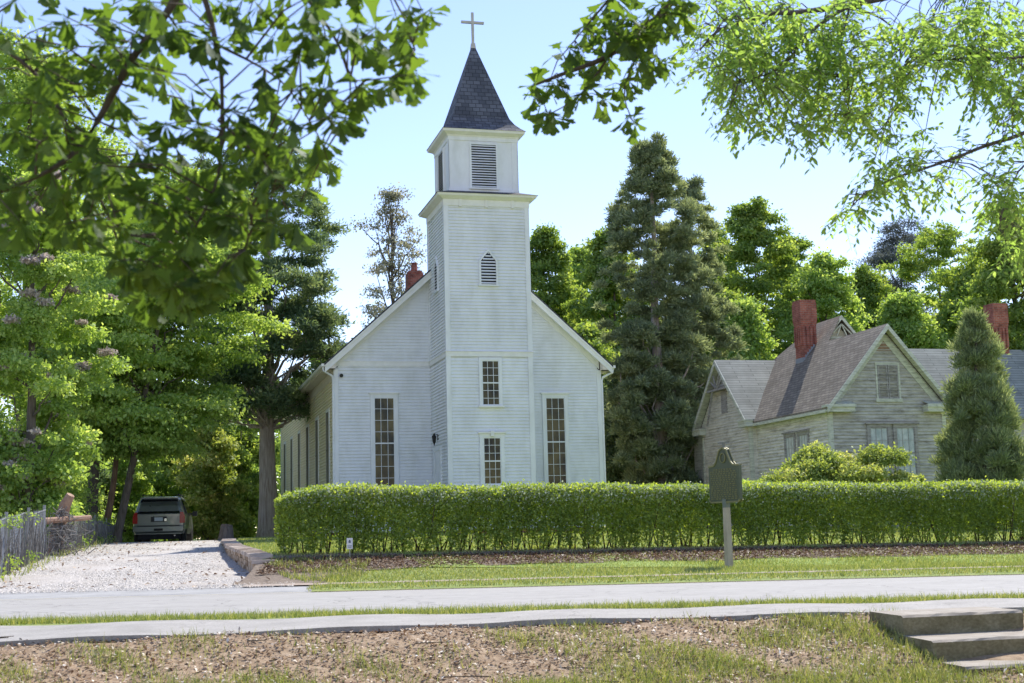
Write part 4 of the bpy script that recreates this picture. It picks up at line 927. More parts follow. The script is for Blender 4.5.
lv = [(x, y, float(h_drive(x, y)) + h * f, .35) for (x, y, h) in FP[:3] + FP2 for f in (.15, .8)]
V, F, rnd = clump_leaves(np.array(lv) - np.array([*fb, 0]), 2500, .07); np_obj('creeper_leaves', V, F, M['leaf_mid'], fe, rnd)
# brush heap in the gap
bh = empty('brush_heap', (-11.9, 36.2, float(h_drive(-11.9, 36.2))), 0, label='tangled heap of pale dead brush in the gap of the fence', cat='brush heap')
m_ = MB()
for i in range(260):
    a = random.uniform(0, 6.28); r = abs(random.gauss(0, .5)); z = random.uniform(0, 1.25 - r * .6); p = np.array([r * math.cos(a) * .7, r * math.sin(a) * 1.4, max(.02, z)]); d = np.array([random.gauss(0, 1), random.gauss(0, 1), random.gauss(0, .7)]); d /= np.linalg.norm(d); l = random.uniform(.25, .6)
    m_.tube([p - d * l / 2, p + np.array([random.gauss(0, .06)] * 3) + [0, 0, .05], p + d * l / 2], [.013, .011, .005], 4)
m_.build('twigs', M['deadvine'], bh)
m_ = MB(); m_.tube([(-.3, .5, -.1), (-.2, .45, .7), (.0, .4, 1.35), (.15, .35, 1.6)], [.22, .18, .15, .11], 8); m_.tube([(-.3, -.9, .9), (.5, .9, 1.0)], [.09, .07], 8); m_.build('broken_trunk', noisy('rotten_wood', [(.3, (.22, .12, .08)), (.7, (.42, .28, .20))], 6, .9, .5, .02), bh)

# ---------------------------------------------------------------- trees
bgL = 'trees crowding the left of the driveway'; bgM = 'trees behind the church and house'
LM = M
# left of the drive
tree_px('flowering_tree', 'bushy tree with mauve grey seed clusters behind the chain link fence', 28, 40, 185, 84, LM['leaf_lime'], 70000, .13, bgL, clumps=150, clear=.08, seed=3, blossom=14000, trunk_r=.18, shape='column')
tree_px('elm_tree', 'tall lime green tree with drooping layered sprays over the driveway', 116, 50, 165, 112, LM['leaf_lime'], 110000, .15, bgL, clumps=200, clear=.24, seed=5, trunk_r=.15, shape='round', flat_=.38, droop=.28, cr=1.7, lean=(2.6, 0), fill=.15)
tree_px('deciduous_tree', 'tall pale green tree showing through the oak leaves at the left edge', 20, 62, 50, 130, LM['leaf_lime'], 60000, .2, bgL, clumps=150, clear=.3, seed=8, trunk_r=.3)
tree_px('deciduous_tree', 'dark trunked tree just behind the end of the fence', 93, 51, 290, 66, LM['leaf_mid'], 30000, .15, bgL, clumps=70, clear=.4, seed=9, trunk_r=.24)
tree_px('deciduous_tree', 'slim reddish leaning trunk beside the fence end', 105, 51.5, 335, 48, LM['leaf_mid'], 22000, .15, bgL, clumps=60, clear=.45, seed=10, trunk_r=.14, bark='bark_red', lean=(.9, 0))
tree_px('deciduous_tree', 'thin dark trunked tree over the brush heap', 68, 53, 250, 70, LM['leaf_mid'], 34000, .15, bgL, clumps=90, clear=.4, seed=12, trunk_r=.15)
tree_px('cedar_tree', 'big dark cedar with a pale bare trunk beside the church', 268, 58, 132, 74, LM['leaf_dark'], 130000, .19, None, clumps=300, clear=.27, seed=14, trunk_r=.40, shape='column', bark='bark_cedar', asp=.3, flat_=.8, limbs=50, up=.3, cr=1.0, fill=.0, spiky=.35)
for i, (px, Y, yt, R_, mt, lab) in enumerate([
        (70, 66, 395, 40, 'leaf_dark', 'dark shrubby tree in shadow behind the left trunks'), (125, 68, 400, 42, 'leaf_lime', 'bright green shrub just left behind the suv'),
        (165, 76, 405, 40, 'leaf_mid', 'leafy green shrub straight behind the suv roof'), (208, 66, 418, 36, 'leaf_bush', 'pale green vine covered shrub right of the suv'),
        (240, 74, 395, 36, 'leaf_mid', 'green shrubby tree left of the big cedar trunk')]):
    tree_px('shrubby_tree', lab, px, Y, yt, R_, LM[mt], 42000, .17, 'shrubby trees behind the suv', clumps=90, clear=.0, cr=.8, seed=20 + i, trunk_r=.09, shape='round', cat='shrub')
tree_px('deciduous_tree', 'small bright green tree peeping over the church eave', 318, 92, 348, 40, LM['leaf_lime'], 14000, .2, bgL, clumps=36, clear=.2, seed=31, trunk_r=.2)
tree_px('sparse_tree', 'thin grey green tree with see through crown behind the church roof', 396, 82, 190, 44, LM['leaf_sparse'], 13000, .16, None, clumps=110, clear=.42, seed=33, trunk_r=.24, limbs=60, cr=1.3, fill=.0)
tree_px('deciduous_tree', 'tall lime tree closing the gap left of the big cedar', 205, 104, 190, 70, LM['leaf_lime'], 50000, .28, bgL, clumps=130, clear=.08, seed=35, trunk_r=.2)
tree_px('deciduous_tree', 'tall green tree far behind the driveway trees', 120, 106, 175, 80, LM['leaf_mid'], 50000, .28, bgL, clumps=130, clear=.08, seed=36, trunk_r=.2)
# behind the church, right, and behind the house
T_ = [(556, 88, 232, 46, 'leaf_mid', 'round green tree next to the steeple', 'round', 60000), (622, 84, 228, 50, 'leaf_mid', 'broad green tree between church roof and dark cedar', 'round', 70000),
      (592, 74, 330, 48, 'leaf_mid', 'low leafy tree touching the right church eave', 'round', 50000), (628, 66, 370, 40, 'leaf_dark', 'low dark tree at the right church corner', 'round', 46000),
      (768, 90, 198, 62, 'leaf_mid', 'tall green tree behind the front of the house roof', 'round', 80000), (735, 80, 290, 42, 'leaf_mid', 'mid green tree over the left wing of the house', 'round', 40000),
      (838, 86, 254, 55, 'leaf_lime', 'light green tree above the red chimney', 'round', 60000), (955, 100, 226, 62, 'leaf_mid', 'wide spreading green tree right of the pine', 'umbrella', 56000),
      (915, 78, 296, 46, 'leaf_lime', 'bright low tree right behind the front gable peak', 'round', 50000), (985, 80, 262, 55, 'leaf_mid', 'leafy tree behind the second chimney', 'round', 60000),
      (1030, 62, 205, 52, 'leaf_mid', 'tall dark green tree at the right edge', 'round', 60000)]
T_ += [(600, 70, 345, 40, 'leaf_mid', 'low spreading tree hugging the right church eave', 'round', 50000), (752, 78, 300, 34, 'leaf_lime', 'light tree peeking over the ridge of the left wing', 'round', 40000), (532, 98, 262, 44, 'leaf_mid', 'green tree half hidden by the steeple', 'round', 50000), (588, 100, 246, 44, 'leaf_lime', 'lighter tree filling in behind the round one by the steeple', 'round', 50000),
       (800, 100, 238, 52, 'leaf_mid', 'far green tree just left of the chimney top', 'round', 60000), (878, 96, 268, 44, 'leaf_mid', 'far tree under the open pine', 'round', 50000), (728, 98, 232, 40, 'leaf_mid', 'far tree behind the cedar shoulder', 'round', 50000), (612, 92, 300, 44, 'leaf_lime', 'bright lower tree above the church eave', 'round', 50000)]
for i, (px, Y, yt, R_, mt, lab, shp, n) in enumerate(T_):
    tree_px('deciduous_tree', lab, px, Y, yt, R_ * 1.2, LM[mt], int(n * 1.1), .22 if Y > 70 else .17, bgM, clumps=300, clear=.06, seed=40 + i, trunk_r=.2, shape=shp, flat_=.75, cr=1.15 if Y > 70 else .85, fill=.05)
tree_px('cedar_tree', 'towering dark grey green cedar standing between church and house', 664, 63, 134, 44, LM['leaf_blue'], 240000, .2, None, clumps=520, clear=.0, seed=61, trunk_r=.36, shape='column', asp=.24, flat_=1.0, limbs=60, up=.3, cr=.75, fill=.0, bark='bark_cedar', spiky=.5)
tree_px('cedar_tree', 'shorter dark cedar leaning out on the house side of the towering one', 702, 66, 172, 36, LM['leaf_blue'], 160000, .2, None, clumps=360, clear=.0, seed=62, trunk_r=.26, shape='column', asp=.24, flat_=1.0, limbs=40, up=.3, cr=.7, fill=.0, bark='bark_cedar', spiky=.5)
tree_px('pine_tree', 'dark open pine seen over the house roof', 917, 112, 224, 42, LM['leaf_pine'], 26000, .3, None, clumps=46, clear=.45, seed=63, trunk_r=.3, shape='umbrella', asp=.2, cr=2.2, flat_=.6)
tree_px('juniper_tree', 'shaggy cone shaped juniper in front of the old house', 988, 45, 312, 56, LM['leaf_juniper'], 150000, .17, None, clumps=460, clear=.0, seed=65, trunk_r=.14, shape='cone', asp=.16, flat_=1.3, cr=.5, limbs=50, up=.2, fill=.0, spiky=.9)
def bush(name, label, blobs, n, size, mat, seed=1, group=None, cat='bush'):
    rs = random.Random(seed); x = sum(b[0] for b in blobs) / len(blobs); y = sum(b[1] for b in blobs) / len(blobs); z = float(hh(x, y)); t = empty(name, (x, y, z), 0, label=label, cat=cat, group=group)
    CL = []
    for b in blobs:
        for k in range(16): a = rs.uniform(0, 6.28); q = rs.random() ** .5; CL.append((b[0] - x + b[3] * q * math.cos(a), b[1] - y + b[3] * q * math.sin(a), b[2] * rs.uniform(.25, .92), b[3] * rs.uniform(.28, .5)))
    V, F, rnd = clump_leaves(CL, n, size, .8, .6, .55, .25); np_obj('foliage', V, F, mat, t, rnd)
    st = MB()
    for c in CL[::2]: st.tube(limb_path((c[0] * .4, c[1] * .4, -.1), c[:3], .05), [.02, .018, .015, .012, .01, .008, .006], 4)
    st.build('stems', M['twig'], t); return t
def bp_(px, Y, yt, R_): x = xat(px, Y); return (x, Y, at(px, yt, Y)[2] - float(hh(x, Y)) + .1, R_)
bush('leafy_bush', 'big pale leafed bush in front of the house walls', [bp_(800, 43, 464, .9), bp_(822, 43, 448, 1.1), bp_(845, 43, 449, 1.1), bp_(868, 43, 456, 1.1), bp_(895, 43, 472, .9)], 90000, .10, M['leaf_bush'], 3)
bush('low_shrub', 'small yellow green shrub beside the historical marker plate', [bp_(756, 44, 481, .6), bp_(740, 44, 485, .5)], 4000, .09, M['leaf_lime'], 4)
# far woods as one mass
wb = []
for i in range(260):
    a = -.62 + 1.24 * i / 259; Y = random.uniform(105, 130); x = math.tan(a) * Y; hgt = random.uniform(9, 13) * (1 if -26 < x < 0 else 1.4); 
    for f in (.15, .4, .65, .85): wb.append((x + random.gauss(0, 1.5), Y + random.gauss(0, 1), hgt * f + 1.4, random.uniform(1.6, 2.6)))
wb = [b for b in wb if not (-21 < b[0] < -7 and b[2] > 12.5)]
V, F, rnd = clump_leaves(wb, 220000, .36, .9, .5, .7, .5); tag(np_obj('far_woods', V, F, M['leaf_mid'], None, rnd), 'distant green woods closing off the view', kind='stuff')
# understory bank of leaves left behind the suv
ub = [(random.uniform(-34, -9.5), random.uniform(74, 88), random.uniform(.5, 6.5), random.uniform(.8, 1.6)) for _ in range(190)]
V, F, rnd = clump_leaves(ub, 90000, .20, .9, .5, .6, .4); tag(np_obj('undergrowth', V, F, M['leaf_lime'], None, rnd), 'thick green undergrowth behind the suv', kind='stuff')
ub = [(random.uniform(-24, -13.5), random.uniform(40, 60), random.uniform(.5, 4.6), random.uniform(.5, 1.1)) for _ in range(190)]
ub = [b for b in ub if b[0] < -np.interp(b[1], [31, 48, 60], [11.6, 15.2, 17.5])]
V, F, rnd = clump_leaves([(b[0], b[1], b[2] + .9, b[3]) for b in ub], 60000, .14, .9, .5, .6, .3); tag(np_obj('undergrowth', V, F, M['leaf_lime'], None, rnd), 'weedy undergrowth behind the fence', kind='stuff')
ub = [(random.uniform(6, 26), random.uniform(66, 84), random.uniform(.5, 6.0), random.uniform(.9, 1.7)) for _ in range(150)]
V, F, rnd = clump_leaves(ub, 60000, .19, .9, .5, .6, .4); tag(np_obj('undergrowth', V, F, M['leaf_mid'], None, rnd), 'green undergrowth between church and house', kind='stuff')

# ---------------------------------------------------------------- overhanging oak and elm in the foreground
ol = [(0, .03), (.25, .05), (.45, .10), (.62, .15), (.78, .25), (.90, .31), (.95, .24), (.91, .15), (1.0, .11), (1.03, 0)]
OV = [(x, -y_, .10 * abs(y_) - .12 * x * x) for x, y_ in ol] + [(x, y_, .10 * abs(y_) - .12 * x * x) for x, y_ in ol[::-1][1:]]
OV = [(-.14, 0, 0)] + [(x, 0, -.12 * x * x) for x in (.25, .55, .85)] + OV
def fan(n_rim, rim0): return [(rim0 + i, rim0 + i + 1) for i in range(n_rim - 1)]
rim0 = 4; nr = len(OV) - 4
cent = lambda i: 1 if OV[i][0] < .4 else (2 if OV[i][0] < .75 else 3)
OF = []
for i in range(nr - 1):
    a, b = rim0 + i, rim0 + i + 1; c = cent(a); OF.append((c, a, b))
    if cent(b) != c: OF.append((c, b, cent(b)))
OF = np.array([f for f in OF if len(set(f)) == 3] + [(0, rim0, rim0 + nr - 1)]); OV = np.array(OV)
EV = np.array([(0, 0, 0), (.25, -.17, .02), (.6, -.2, .0), (1, 0, -.08), (.6, .2, .0), (.25, .17, .02), (.5, 0, -.03)]); EF = np.array([(0, 1, 6), (1, 2, 6), (2, 3, 6), (3, 4, 6), (4, 5, 6), (5, 0, 6)])
def overhang(tree, tips, branches, mat, leafV, leafF, nl, ll, tw_len, hang, bark='twig', spread=1.0, along=False):
    """tips: world points; branches: list of world polylines with radius"""
    tw = MB(); base = np.array(tree.location)
    BP = []
    for pts, r0 in branches:
        pts = [np.array(p, float) - base for p in pts]; 
        # smooth
        fine = []
        for i in range(len(pts) - 1):
            p0 = pts[max(0, i - 1)]; p1 = pts[i]; p2 = pts[i + 1]; p3 = pts[min(len(pts) - 1, i + 2)]
            for s_ in range(4):
                t_ = s_ / 4; fine.append(.5 * ((2 * p1) + (-p0 + p2) * t_ + (2 * p0 - 5 * p1 + 4 * p2 - p3) * t_ ** 2 + (-p0 + 3 * p1 - 3 * p2 + p3) * t_ ** 3))
        fine.append(pts[-1]); n = len(fine); tw.tube(fine, [max(.003, r0 * (1 - .85 * i / (n - 1))) for i in range(n)], 6); BP += fine
    BP = np.array(BP); C, D, N, SZ, T0 = [], [], [], [], []
    for tip in tips:
        tip = np.array(tip) - base; dd = np.linalg.norm(BP - tip, axis=1) + np.where(BP[:, 2] < tip[2] - .05, .12, 0); a = BP[dd.argmin()]
        d = tip - a; Ld = np.linalg.norm(d); d = d / (Ld + 1e-6)
        mid = (a + tip) / 2 + np.array([random.gauss(0, .04) * Ld, random.gauss(0, .04) * Ld, .10 * Ld])
        r = .0022 + .004 * Ld; tw.tube([a, mid, tip], [r, r * .8, .0016], 4); tone = random.random()
        if not along:
            for q in range(nl + random.randint(-2, 2)):
                u_ = unit(1)[0]; dr = d * .45 + u_ * .9 * spread + np.array([0, 0, -hang]); back = random.random() ** 2 * tw_len
                C.append(tip - d * back); D.append(dr); N.append(u_ * .5 + np.array([random.gauss(0, .3), random.gauss(0, .3), 1])); SZ.append(ll * random.uniform(.65, 1.15)); T0.append(np.clip(tone * .5 + random.random() * .5, 0, 1))
        else:
            # two or three drooping leafy sprays with alternating leaves
            for sp_ in range(3):
                sd_ = unit(1)[0] * .8 + d * .5 + np.array([0, 0, -hang]); sd_ /= np.linalg.norm(sd_); Ls = tw_len * random.uniform(.6, 1.2); pp = [tip + sd_ * Ls * f + np.array([0, 0, -.25 * Ls * f * f]) for f in (0, .5, 1)]
                tw.tube(pp, [.0018, .0014, .0008], 3, False); sidev = np.cross(sd_, (0, 0, 1)); sidev /= np.linalg.norm(sidev) + 1e-6
                for q in range(nl):
                    f = (q + .5) / nl; p = tip + sd_ * Ls * f + np.array([0, 0, -.25 * Ls * f * f]); C.append(p); D.append(sd_ * .5 + sidev * (1 if q % 2 else -1) * .8 + np.array([0, 0, -.5 * random.random() - .1]) + unit(1)[0] * .25)
                    N.append(np.array([0, 0, 1]) + unit(1)[0] * .5); SZ.append(ll * random.uniform(.6, 1.15)); T0.append(np.clip(tone * .5 + random.random() * .5, 0, 1))
    V, F = scatter(leafV, leafF, np.array(C), np.array(D), np.array(N), np.array(SZ)); np_obj('foliage', V, F, mat, tree, np.repeat(T0, len(leafF)))
    tw.build('branches', M[bark], tree, smooth=True)
def blob_tips(blobs, Y0, Y1, yard=None):
    T_ = []
    for (px, py, r, n) in blobs:
        for _ in range(n):
            a = random.uniform(0, 6.28); q = r * random.random() ** .5; T_.append(at(px + q * math.cos(a), py + q * math.sin(a), random.uniform(Y0, Y1)))
    return T_
A3 = lambda px, py, Y: tuple(at(px, py, Y))
# left oak: trunk out of frame on the left
ox, oy = -3.7, 4.4; oz = float(h_lawn(ox, oy))
OK = empty('water_oak', (ox, oy, oz), 0, label='water oak leaning over from the left with dark lobed leaves close to the camera', cat='tree')
fork = (ox + .1, oy, oz + 4.3)
MB().tube([(0, 0, -.3), (0, 0, .3), (.05, 0, 2), (.1, 0, 4.3), (.3, .1, 6.2)], [.48, .34, .28, .23, .15], 12).build('trunk', M['bark'], OK, smooth=True)
brs = [([fork, (-2.2, 4.5, 4.6), A3(120, -150, 4.8), A3(189, -40, 4.8), A3(130, 62, 4.8), A3(88, 136, 4.8), A3(50, 170, 4.7), A3(-10, 196, 4.6)], .05),
       ([A3(120, -150, 4.8), A3(196, -20, 4.7), A3(216, 44, 4.7), A3(222, 90, 4.7), A3(218, 176, 4.6), A3(190, 237, 4.6), A3(165, 280, 4.6)], .024),
       ([A3(189, -60, 4.8), A3(280, -25, 4.9), A3(330, 30, 4.9), A3(350, 80, 4.9), A3(345, 120, 4.9)], .018),
       ([A3(250, -60, 4.9), A3(360, -40, 4.9), A3(400, 10, 4.9), A3(415, 50, 4.9)], .015),
       ([fork, (-2.9, 4.9, 3.9), A3(-60, 20, 5.0), A3(20, 60, 5.0), A3(60, 110, 5.0), A3(80, 160, 5.0)], .03),
       ([A3(218, 120, 4.65), A3(262, 160, 4.7), A3(285, 190, 4.7)], .010), ([A3(218, 160, 4.6), A3(250, 215, 4.6), A3(245, 250, 4.6)], .009),
       ([A3(88, 136, 4.8), A3(110, 200, 4.7), A3(120, 235, 4.7)], .009), ([A3(216, 44, 4.7), A3(280, 80, 4.8), A3(315, 130, 4.8)], .011)]
bl = [(30, 30, 60, 9), (110, 30, 65, 11), (190, 30, 60, 8), (265, 25, 50, 8), (335, 30, 45, 8), (385, 20, 35, 6), (420, 8, 14, 3), (408, 66, 26, 6), (335, 95, 36, 7), (25, 110, 50, 9), (95, 110, 60, 11), (170, 110, 50, 9), (245, 95, 45, 7), (300, 150, 36, 6),
      (40, 180, 50, 9), (115, 195, 50, 10), (185, 190, 50, 10), (250, 185, 45, 9), (280, 215, 24, 3), (215, 245, 40, 10), (165, 270, 35, 9), (205, 290, 28, 6), (120, 255, 30, 4), (10, 215, 22, 3), (60, 215, 30, 3), (150, 305, 18, 3)]
bl = [(a_, b_2, c_, int(d_ * 1.15) + 1) for a_, b_2, c_, d_ in bl]; brs = [(p_, r_ * .55) for p_, r_ in brs]
overhang(OK, blob_tips(bl, 4.2, 5.4), brs, M['leaf_oak'], OV, OF, 10, .095, .12, .6)
# second oak limb: its own tree standing out of frame to the right of the camera
ox, oy = 4.2, 3.6; oz = float(h_lawn(ox, oy))
OK2 = empty('water_oak', (ox, oy, oz), 0, label='water oak whose dark lobed sprays hang at top centre against the sky', cat='tree')
MB().tube([(0, 0, -.3), (0, 0, .3), (-.1, 0, 2), (-.2, .1, 4.2), (-.3, .3, 6.5)], [.5, .36, .3, .25, .15], 12).build('trunk', M['bark'], OK2, smooth=True)
brs = [([(ox - .2, oy + .1, oz + 4.4), (3.0, 5.0, 5.0), A3(760, -160, 6.6), A3(700, -40, 6.6), A3(655, 20, 6.6), A3(610, 55, 6.5), A3(560, 75, 6.5), A3(535, 85, 6.5)], .035),
       ([A3(655, 20, 6.6), A3(625, 85, 6.6), A3(632, 120, 6.6)], .007), ([A3(700, -40, 6.6), A3(640, -30, 6.7), A3(600, 10, 6.7), A3(575, 40, 6.7)], .014), ([A3(610, 55, 6.5), A3(580, 95, 6.5), A3(548, 115, 6.5)], .007)]
bl = [(630, 10, 32, 16), (672, 15, 26, 11), (600, 25, 18, 6), (650, 45, 26, 9), (612, 55, 22, 7), (572, 62, 16, 4), (540, 85, 14, 4), (560, 100, 20, 5), (595, 85, 20, 6), (625, 92, 9, 2), (632, 122, 8, 2), (548, 118, 12, 3), (640, 70, 16, 4)]
overhang(OK2, blob_tips(bl, 6.2, 7.0), brs, M['leaf_oak'], OV, OF, 7, .105, .11, .5)
# right elm, about 9 m away, trunk out of frame to the right
ex_, ey_ = 5.3, 9.4; ez_ = float(h_lawn(ex_, ey_))
EL = empty('elm_tree', (ex_, ey_, ez_), 0, label='bright leafed elm reaching in from the top right corner', cat='tree')
MB().tube([(0, 0, -.3), (0, 0, .3), (0, 0, 2), (-.1, 0, 4.2), (-.2, 0, 6.5)], [.42, .32, .27, .2, .12], 12).build('trunk', M['bark'], EL, smooth=True)
hub = (ex_ - .1, ey_, ez_ + 4.4)
brs = [([hub, (4.6, 9.35, 5.5), A3(1040, -20, 9.29), A3(950, -15, 9.29), A3(850, 5, 9.16), A3(800, 12, 9.16), A3(765, 15, 9.16), A3(720, 30, 9.16), A3(700, 50, 9.16)], 0.055),
       ([A3(850, 5, 9.16), A3(815, 28, 9.16), A3(788, 60, 9.16), A3(765, 75, 9.09), A3(740, 80, 9.09)], 0.023),
       ([hub, A3(1080, 105, 9.35), A3(1024, 133, 9.29), A3(985, 146, 9.29), A3(955, 158, 9.22), A3(920, 170, 9.16), A3(890, 180, 9.16), A3(858, 200, 9.16), A3(842, 222, 9.16)], 0.029),
       ([hub, A3(1060, 60, 9.42), A3(1000, 58, 9.35), A3(940, 60, 9.35), A3(905, 62, 9.29)], 0.019), ([A3(850, 5, 9.16), A3(890, 25, 9.29), A3(900, 60, 9.29), A3(888, 120, 9.22)], 0.013),
       ([hub, A3(1050, 150, 9.35), A3(1010, 190, 9.35), A3(1000, 230, 9.35)], 0.019), ([A3(850, 5, 9.16), A3(840, 60, 9.22), A3(850, 115, 9.22)], 0.013)]
bl = [(720, 20, 32, 38), (765, 30, 36, 52), (710, 62, 20, 12), (750, 75, 34, 44), (800, 50, 38, 54), (800, 100, 30, 32), (745, 112, 20, 10), (850, 30, 40, 50), (840, 85, 32, 40), (865, 120, 22, 18), (835, 122, 12, 6), (900, 40, 34, 36), (895, 85, 26, 20), (925, 85, 10, 3), (950, 30, 36, 40), (985, 25, 36, 44), (1010, 60, 32, 38), (960, 60, 24, 12), (985, 90, 20, 12),
      (1015, 100, 18, 12), (1000, 170, 16, 10), (1012, 140, 16, 8), (1008, 200, 24, 22), (1015, 235, 20, 18), (990, 215, 12, 6), (915, 150, 22, 12), (885, 160, 16, 9), (935, 175, 14, 6), (905, 180, 14, 7), (875, 185, 14, 7), (860, 200, 10, 5), (845, 218, 8, 4), (955, 170, 12, 4), (970, 150, 10, 3), (725, 80, 10, 4), (683, 58, 8, 3), (770, 125, 8, 2), (890, 128, 8, 4)]
bl = [(a_, b_2, c_, max(2, int(d_ * .8))) for a_, b_2, c_, d_ in bl]
brs = [(p_, r_ * .65) for p_, r_ in brs]
overhang(EL, blob_tips(bl, 8.6, 10.0), brs, M['leaf_elm'], EV, EF, 9, .062, .22, .28, along=True, bark='bark')

# ---------------------------------------------------------------- grass, litter, gravel
GV = np.array([(0, -.5, 0), (0, .5, 0), (.5, .32, .06), (.5, -.32, .06), (1, 0, .22)]); 
GT = np.array([(0, 1, 2), (0, 2, 3), (3, 2, 4)])
def blades(name, label, P, hts, w, mat=None, rn_=None):
    n = len(P); D = np.stack([RNG.normal(0, .35, n), RNG.normal(0, .35, n), np.ones(n)], -1); N = unit(n); N[:, 2] = 0
    V, F = scatter(GV, GT, P, D, N, hts, np.full(n, w) if np.isscalar(w) else w); r = rn_ if rn_ is not None else RNG.random(n)
    return tag(np_obj(name, V, F, mat or M['grass'], None, np.repeat(r, 3)), label, kind='stuff')
def vnoise(x, y, s=1.0, seed=0):
    return (np.sin(x * 1.9 * s + 1.3 * np.sin(y * 2.7 * s + seed)) + np.sin(y * 3.3 * s + 1.7 * np.sin(x * 2.1 * s + seed * 2)) + np.sin((x + y) * 4.7 * s + seed)) / 3
nearv = np.vectorize(near)
n = 260000; x = RNG.uniform(-7.5, 8, n); y = RNG.uniform(9.3, 12.95, n); pxx = 512 + x / y * FPX
green = sm(.15, .6, vnoise(x, y, 1.3, 2) * .45 + .55 * np.interp(pxx, [0, 110, 170, 260, 420, 560, 700, 900, 1024], [.0, .35, .75, .1, .3, .6, .95, 1., .7]) - .35 * sm(10.9, 12.3, y) + .22 * RNG.normal(0, 1, n))
inst = ((x - 3.8) * math.cos(.25) + (y - 12.6) * math.sin(.25), -(x - 3.8) * math.sin(.25) + (y - 12.6) * math.cos(.25))
onstep = (inst[0] > -.6) & (inst[0] < .7) & (inst[1] > -1.32) & (inst[1] < .3)
keep = (RNG.random(n) < green) & (y < nearv(x) - .03) & ~onstep
P = np.stack([x, y, yard_h(x, y) - .005], -1)[keep]; blades('yard_grass', 'patchy spring grass and weeds on the bank', P, .035 + .075 * RNG.random(len(P)) ** 2 + .02, .007)
n = 46000; x = RNG.uniform(-7.5, 8, n); y = RNG.uniform(9.3, 13.0, n); k_ = (y < nearv(x) + .04 + .1 * RNG.random(n) ** 4)
inst = ((x - 3.8) * math.cos(.25) + (y - 12.6) * math.sin(.25), -(x - 3.8) * math.sin(.25) + (y - 12.6) * math.cos(.25)); onstep = (inst[0] > -.6) & (inst[0] < .7) & (inst[1] > -1.32) & (inst[1] < .3)
k_ &= ~onstep; x, y = x[k_], y[k_]; n = len(x)
LV = np.array([(0, 0, 0), (.5, -.5, .16), (1, 0, .05), (.5, .5, .12)])
V, F = scatter(LV, QF, np.stack([x, y, yard_h(x, y) + .006 + .012 * RNG.random(n)], -1), unit(n) * np.array([1, 1, .35]), unit(n) * .5 + np.array([0, 0, 1]), .022 + .045 * RNG.random(n) ** 2, .012 + .022 * RNG.random(n) ** 2)
tag(np_obj('leaf_litter', V, F, M['litter'], None, RNG.random(n) ** 1.15), 'dry brown and tan leaf litter on the bank', kind='stuff')
tw = MB()
for _ in range(60):
    x_, y_ = random.uniform(-6, 5), random.uniform(10, 12.4); a = random.uniform(0, 3.14); l = random.uniform(.1, .45); f = lambda s_: (x_ + math.cos(a) * l * s_, y_ + math.sin(a) * l * s_ * .6, float(yard_h(np.array(x_), np.array(y_))) + .03 + random.uniform(0, .01))
    tw.tube([f(0), f(.5), f(1)], [.006, .005, .003], 4)
tag(tw.build('fallen_twigs', M['twig']), 'thin twigs lying in the leaf litter', kind='stuff')
n = 30000; x = RNG.uniform(-9, 9, n); y = 14.3 + RNG.random(n) * .85; k_ = y > np.vectorize(far_)(x) - .03 + .08 * vnoise(x, y * 0, 2.2, 1); x, y = x[k_], y[k_]
blades('strip_grass', 'short grass along the strip between sidewalk and road', np.stack([x, y, h_lawn(x, y)], -1), .03 + .05 * RNG.random(len(x)) + .06 * RNG.random(len(x)) ** 8, .008)
n = 90000; x = RNG.uniform(-3.3, 14, n); y = RNG.uniform(21.7, 29, n); hx = 25.85 + .26 * np.clip(x, -5, 14); g_ = (y > 22.68) & (y < 23.15) & (RNG.random(n) < .93); k_ = (y < hx + .3 * vnoise(x, y, 2, 3)) & ~g_; x, y = x[k_], y[k_]
blades('verge_grass', 'mown grass of the verge before the hedge', np.stack([x, y, h_lawn(x, y) + .01], -1), .035 + .045 * RNG.random(len(x)), .014)
n = 90000; y = RNG.uniform(26, 50, n); x = xwall(y) + .3 + RNG.random(n) ** 1.3 * 22
blades('lawn_grass', 'bright mown grass of the church lawn', np.stack([x, y, h_lawn(x, y) + .02], -1), .04 + .05 * RNG.random(n), .02)
n = 5000; x = RNG.uniform(-4.7, -2.7, n); y = RNG.uniform(23.2, 25.8, n); k_ = (x > xwall(y) + .12) & (vnoise(x, y, 2, 5) + RNG.normal(0, .4, n) > -.1); x, y = x[k_], y[k_]; kk_ = sm(23.1, 24.8, y)
blades('bank_grass', 'rough grass on the little bank by the stone wall', np.stack([x, y, h_drive(x, y) * (1 - kk_) + h_lawn(x, y) * kk_ + .03], -1), .04 + .08 * RNG.random(len(x)), .014)
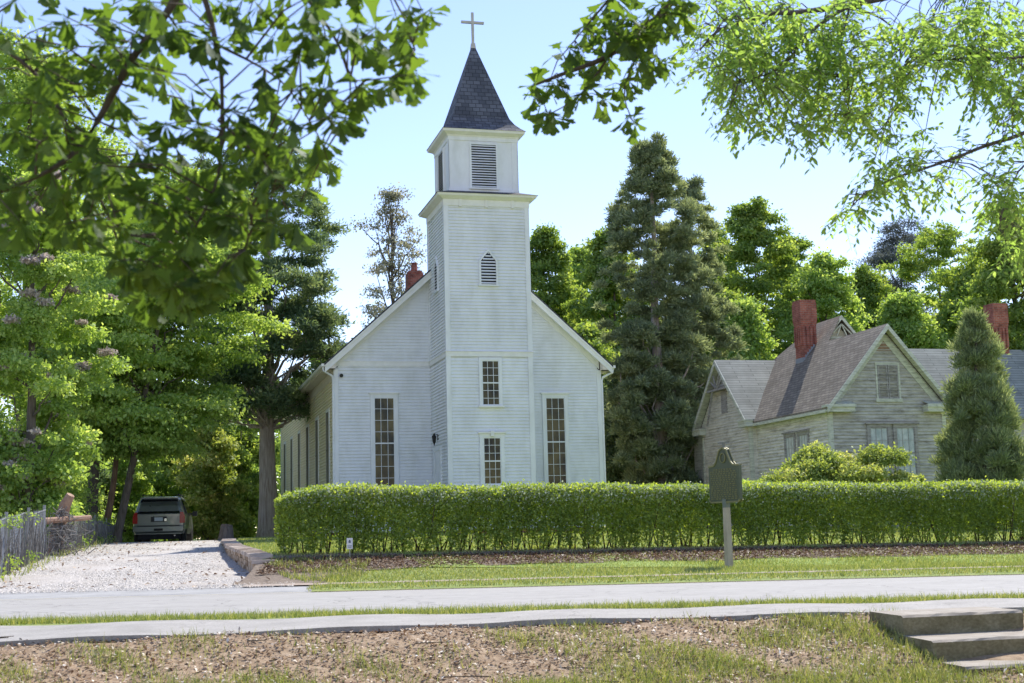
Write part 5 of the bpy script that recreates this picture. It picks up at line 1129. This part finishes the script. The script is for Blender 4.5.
# gravel stones and scattered leaves on the driveway
TVs = np.array([(1, 0, -.4), (-.5, .87, -.4), (-.5, -.87, -.4), (.1, .1, .7)]) * .5; TFs = np.array([(0, 1, 3), (1, 2, 3), (2, 0, 3)])
n = 90000; y = 22.6 + RNG.random(n) ** 1.2 * 25; x = xwall(y) - .02 - RNG.random(n) * (9 + (y - 22) * .1)
V, F = scatter(TVs, TFs, np.stack([x, y, h_drive(x, y) + .03], -1), unit(n) * np.array([1, 1, .3]), unit(n) * .4 + np.array([0, 0, 1]), .012 + .026 * RNG.random(n) ** 2)
tag(np_obj('gravel_stones', V, F, M['stone_bits'], None, np.repeat(RNG.random(n), 3)), 'loose pale gravel on the driveway', kind='stuff')
n = 1600; y = 22.8 + RNG.random(n) * 22; x = xwall(y) - .1 - RNG.random(n) * 9; k_ = vnoise(x, y, .5, 4) + RNG.normal(0, .35, n) > .15; x, y = x[k_], y[k_]; n = len(x)
V, F = scatter(LV, QF, np.stack([x, y, h_drive(x, y) + .05], -1), unit(n) * np.array([1, 1, .3]), unit(n) * .4 + np.array([0, 0, 1]), .06 + .07 * RNG.random(n), .04 + .05 * RNG.random(n))
tag(np_obj('fallen_leaves', V, F, M['litter'], None, RNG.random(n) * .7), 'brown leaves scattered over the gravel', kind='stuff')
n = 26000; x = RNG.uniform(-4.6, 14, n); y = 25.65 + .26 * x + RNG.random(n) ** .8 * 1.3; x_ = x
V, F = scatter(LV, QF, np.stack([x, y, h_lawn(x, y) + .045], -1), unit(n) * np.array([1, 1, .3]), unit(n) * .4 + np.array([0, 0, 1]), .04 + .07 * RNG.random(n), .01 + .02 * RNG.random(n))
tag(np_obj('mulch_litter', V, F, M['litter'], None, RNG.random(n) * .42), 'brown straw and leaf litter under the hedge', kind='stuff')
n = 5000; x = RNG.uniform(-14, -8, n); y = RNG.uniform(24, 48, n); fx = -np.interp(y, [25.5, 31, 39.5, 48], [9.5, 10.8, 12.5, 14.1]); k_ = np.abs(x - fx - .1) < .35 * RNG.random(n); x, y = x[k_], y[k_]
blades('fence_weeds', 'weeds and dry grass along the foot of the fence', np.stack([x, y, h_drive(x, y) + .02], -1), .08 + .2 * RNG.random(len(x)), .02)
